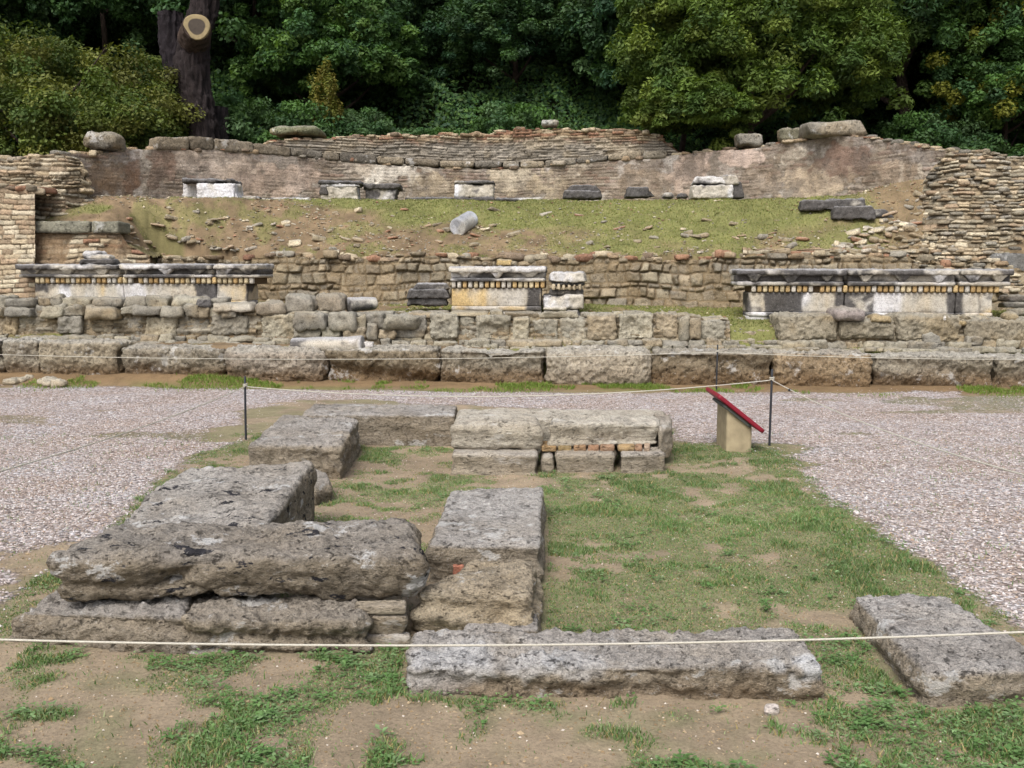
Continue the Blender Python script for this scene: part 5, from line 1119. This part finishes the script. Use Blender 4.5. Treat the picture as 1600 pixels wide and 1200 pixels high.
# distinct ones
p = W(70, 175, 21.6); tree('leafy_bush', 'large yellow-green leafy bush at the upper left, behind the left end of the curved wall', (p[0]-.4, 21.8, 3.0), (3.5, 2.2, 2.45), 1.25, BG, 560, 240, .058, 21, r=.1, cat='bush', clump=(.09, .17), squash=.8, shell=.8)
p = W(1160, 90, 21.8); tree('overhanging_tree', 'broad yellow-green conifer with feathery boughs hanging over the right part of the curved wall', (p[0]+.35, 22.3, 3.0), (3.0, 2.4, 3.8), 3.3, YG, 680, 250, .055, 22, r=.2, clump=(.08, .15), squash=.6, droop=.5, el=2.2, shell=.7)
dr = MB(); tube(dr, [(0, 0, -.3), (0, -.05, .9), (.05, -.3, 1.6), (.05, -1.0, 2.0), (0, -1.7, 1.9)], [.08, .07, .06, .045, .02], 8, srgb(88, 76, 68))
p = W(1085, 190, 20.6); tree('drooping_bough_shrub', 'yellow-green feathery shrub drooping over the wall top below the broad conifer', (p[0], 22.3, 3.1), (1.2, .8, .85), 1.75, YG, 220, 220, .05, 23, r=.05, cat='shrub', tr=dr, off=(0, -1.75, 0), clump=(.13, .26), droop=.5, el=2.2)
p = W(1430, 60, 24); tree('overhanging_tree', 'tall mid-green tree with ragged boughs right of the broad conifer', (p[0], 24.6, 3.3), (2.6, 2.3, 3.9), 4.2, [YG[1], MG[1], YG[3], MG[3]], 480, 220, .065, 24, r=.2, clump=(.09, .17), squash=.6, el=2.0)
p = W(1570, 130, 23); tree('leafy_tree', 'green bush with a few yellow leaves at the upper right corner', (p[0]+.4, 23.6, 3.2), (1.9, 1.7, 2.2), 2.3, [MG[0], MG[1], MG[3], MG[2], MG[0], MG[1], srgb(130, 134, 54)], 300, 200, .065, 25, r=.1, clump=(.10, .2))
p = W(500, 120, 23.6)
m = MB(); q = W(509, 150, 23.9); tube(m, [(-.12, 0, 0), (-.05, 0, 1.0), (.0, 0, 1.9), (.05, 0, 2.6)], [.055, .05, .04, .02], 8, srgb(150, 140, 134))
tree('thin_tree', 'thin young tree with a pale stem and sparse yellowish leaves right of the pine trunk', (q[0], 23.9, hz(q[0], 23.9)), (.36, .34, 1.25), 2.1, [srgb(124, 118, 56), srgb(108, 112, 50)], 50, 90, .045, 26, r=.04, tr=m, clump=(.2, .4))
# the big pine trunk with sawn limb
def limb(m, pts, rad, seed, col, seg=72, amp=.10):
    P = np.array(pts, float); n = 150; s = np.linspace(0, len(P)-1, n); PP = np.stack([np.interp(s, np.arange(len(P)), P[:, k]) for k in range(3)], 1)
    for _ in range(14): PP[1:-1] = (PP[:-2]+PP[1:-1]*2+PP[2:])/4
    rr = np.interp(s, np.arange(len(P)), rad); mm = MB(); tube(mm, PP, rr, seg, col); V = mm.v[0]; cen = np.repeat(PP, seg, 0); d = V-cen; d /= np.linalg.norm(d, axis=1, keepdims=True)
    k = .5-np.abs(fbm(V*[9, 9, 1.6], seed, 4))*2.2+.5*fbm(V*[22, 22, 7], seed+1, 3); mm.v[0] = V+d*(amp*k)[:, None]; cc = np.array(col)*(1+.55*k+.3*fbm(V*[3, 3, 1], seed+2, 3))[:, None]; mm.c[0] = np.clip(cc, .004, 1)
    for v, c in zip(mm.v, mm.c): pass
    m.v += mm.v; m.c += mm.c; m.a += mm.a; m.q += [q+m.n for q in mm.q]; m.t += [t+m.n for t in mm.t]; m.n += mm.n
DT = 21.9; wp = lambda px, py, dd=0: W(px, py, DT+dd)
root = empty('pine_trunk', tuple(wp(330, 235)), 'thick dark bare pine trunk with a sawn-off limb showing a pale ring', 'tree')
m = MB(); b = srgb(60, 52, 52)
base = wp(326, 235); base[2] = 3.0
limb(m, [base, wp(318, 200), wp(306, 150), wp(298, 100), wp(304, 60), wp(318, 20), wp(322, -20), wp(318, -90)], [.34, .30, .31, .34, .31, .26, .25, .24], 31, b)
under(m.build('trunk', M_BARK), root)
m = MB(); limb(m, [wp(300, 175, .1), wp(282, 130, .1), wp(272, 80, .1), wp(268, 40, .1), wp(267, 20, .1)], [.20, .25, .27, .26, .23], 33, srgb(50, 44, 48), amp=.09); under(m.build('broken_limb', M_BARK), root)
m = MB(); c0 = wp(303, 62, -.15); c1 = wp(308, 43, -.62); limb(m, [c0, c0*.5+c1*.5, c1], [.34, .31, .29], 35, srgb(88, 74, 66), amp=.03); lb = under(m.build('sawn_limb', M_BARK), root)
ax = (c1-c0)/np.linalg.norm(c1-c0); ax = ax*.6+np.array([0, -.8, .0]); ax /= np.linalg.norm(ax); u = np.cross(ax, [0, 0, 1]); u /= np.linalg.norm(u); v = np.cross(u, ax)
a = np.linspace(0, 2*np.pi, 40, endpoint=False); V = []; CC = []
for kk, rad in enumerate([.0001, .06, .12, .165, .185, .22, .25, .27, .275]):
    w = c1+ax*(.07 if kk < 8 else -.05)+rad*(1+.05*np.sin(3*a)[:, None])*(np.cos(a)[:, None]*u+np.sin(a)[:, None]*v); V.append(w)
    cc = srgb(74, 66, 58) if rad < .17 else (srgb(146, 131, 98) if rad < .272 else srgb(120, 100, 76)); CC.append(np.tile(cc, (40, 1))*(1+.2*vn(w*25, 3))[:, None])
i, j = np.meshgrid(np.arange(8), np.arange(40), indexing='ij'); q = (i*40+j).ravel(); q2 = (i*40+(j+1) % 40).ravel()
m = MB(); m.add(np.concatenate(V), np.stack([q, q+40, q2+40, q2], 1), np.concatenate(CC)); o = m.build('cut_face', M_PEB); o.parent = lb; o.data.transform(__import__('mathutils').Matrix.Translation([-k for k in root.location]))
m = MB(); s0 = wp(340, 235, .5); s0[2] = 3.0; limb(m, [s0, wp(339, 200, .5), wp(338, 168, .5)], [.28, .25, .24], 37, srgb(52, 46, 48), amp=.04)
o = m.build('tree_stump', M_BARK); recentre(o); tag(o, 'short dark burnt stump right of the thick pine trunk', 'tree stump')

# ================================================================== LIGHT, SKY, CAMERA
w = bpy.data.worlds.new('World'); C.world = w; w.use_nodes = True; nt = w.node_tree; bg = nt.nodes['Background']
sky = nt.nodes.new('ShaderNodeTexSky'); sky.sky_type = 'NISHITA'; sky.sun_disc = False; EL, AZ = math.radians(52), math.radians(200)
sky.sun_elevation = EL; sky.sun_rotation = AZ; sky.dust_density = 5; sky.air_density = 1.0; sky.ozone_density = 1.0
hs = nt.nodes.new('ShaderNodeHueSaturation'); hs.inputs['Saturation'].default_value = .55; nt.links.new(sky.outputs[0], hs.inputs['Color']); nt.links.new(hs.outputs[0], bg.inputs[0]); bg.inputs[1].default_value = .13
L = bpy.data.lights.new('sun', 'SUN'); L.energy = 1.5; L.angle = math.radians(28); L.color = (1, .985, .97); so = bpy.data.objects.new('sun', L); COL.objects.link(so)
sd = Vector((math.sin(AZ)*math.cos(EL), math.cos(AZ)*math.cos(EL), math.sin(EL))); so.rotation_euler = sd.to_track_quat('Z', 'Y').to_euler(); so.location = (0, -5, 12)
cam = bpy.data.cameras.new('camera'); co = bpy.data.objects.new('camera', cam); COL.objects.link(co); co.location = (0, 0, H0); co.rotation_euler = (math.pi/2-TH, 0, 0)
cam.sensor_width = 36; cam.lens = 36*F/1600; cam.clip_end = 1000; cam.clip_start = .05; C.camera = co
C.view_settings.view_transform = 'Standard'; C.view_settings.look = 'None'; C.view_settings.exposure = .62; C.view_settings.gamma = 1
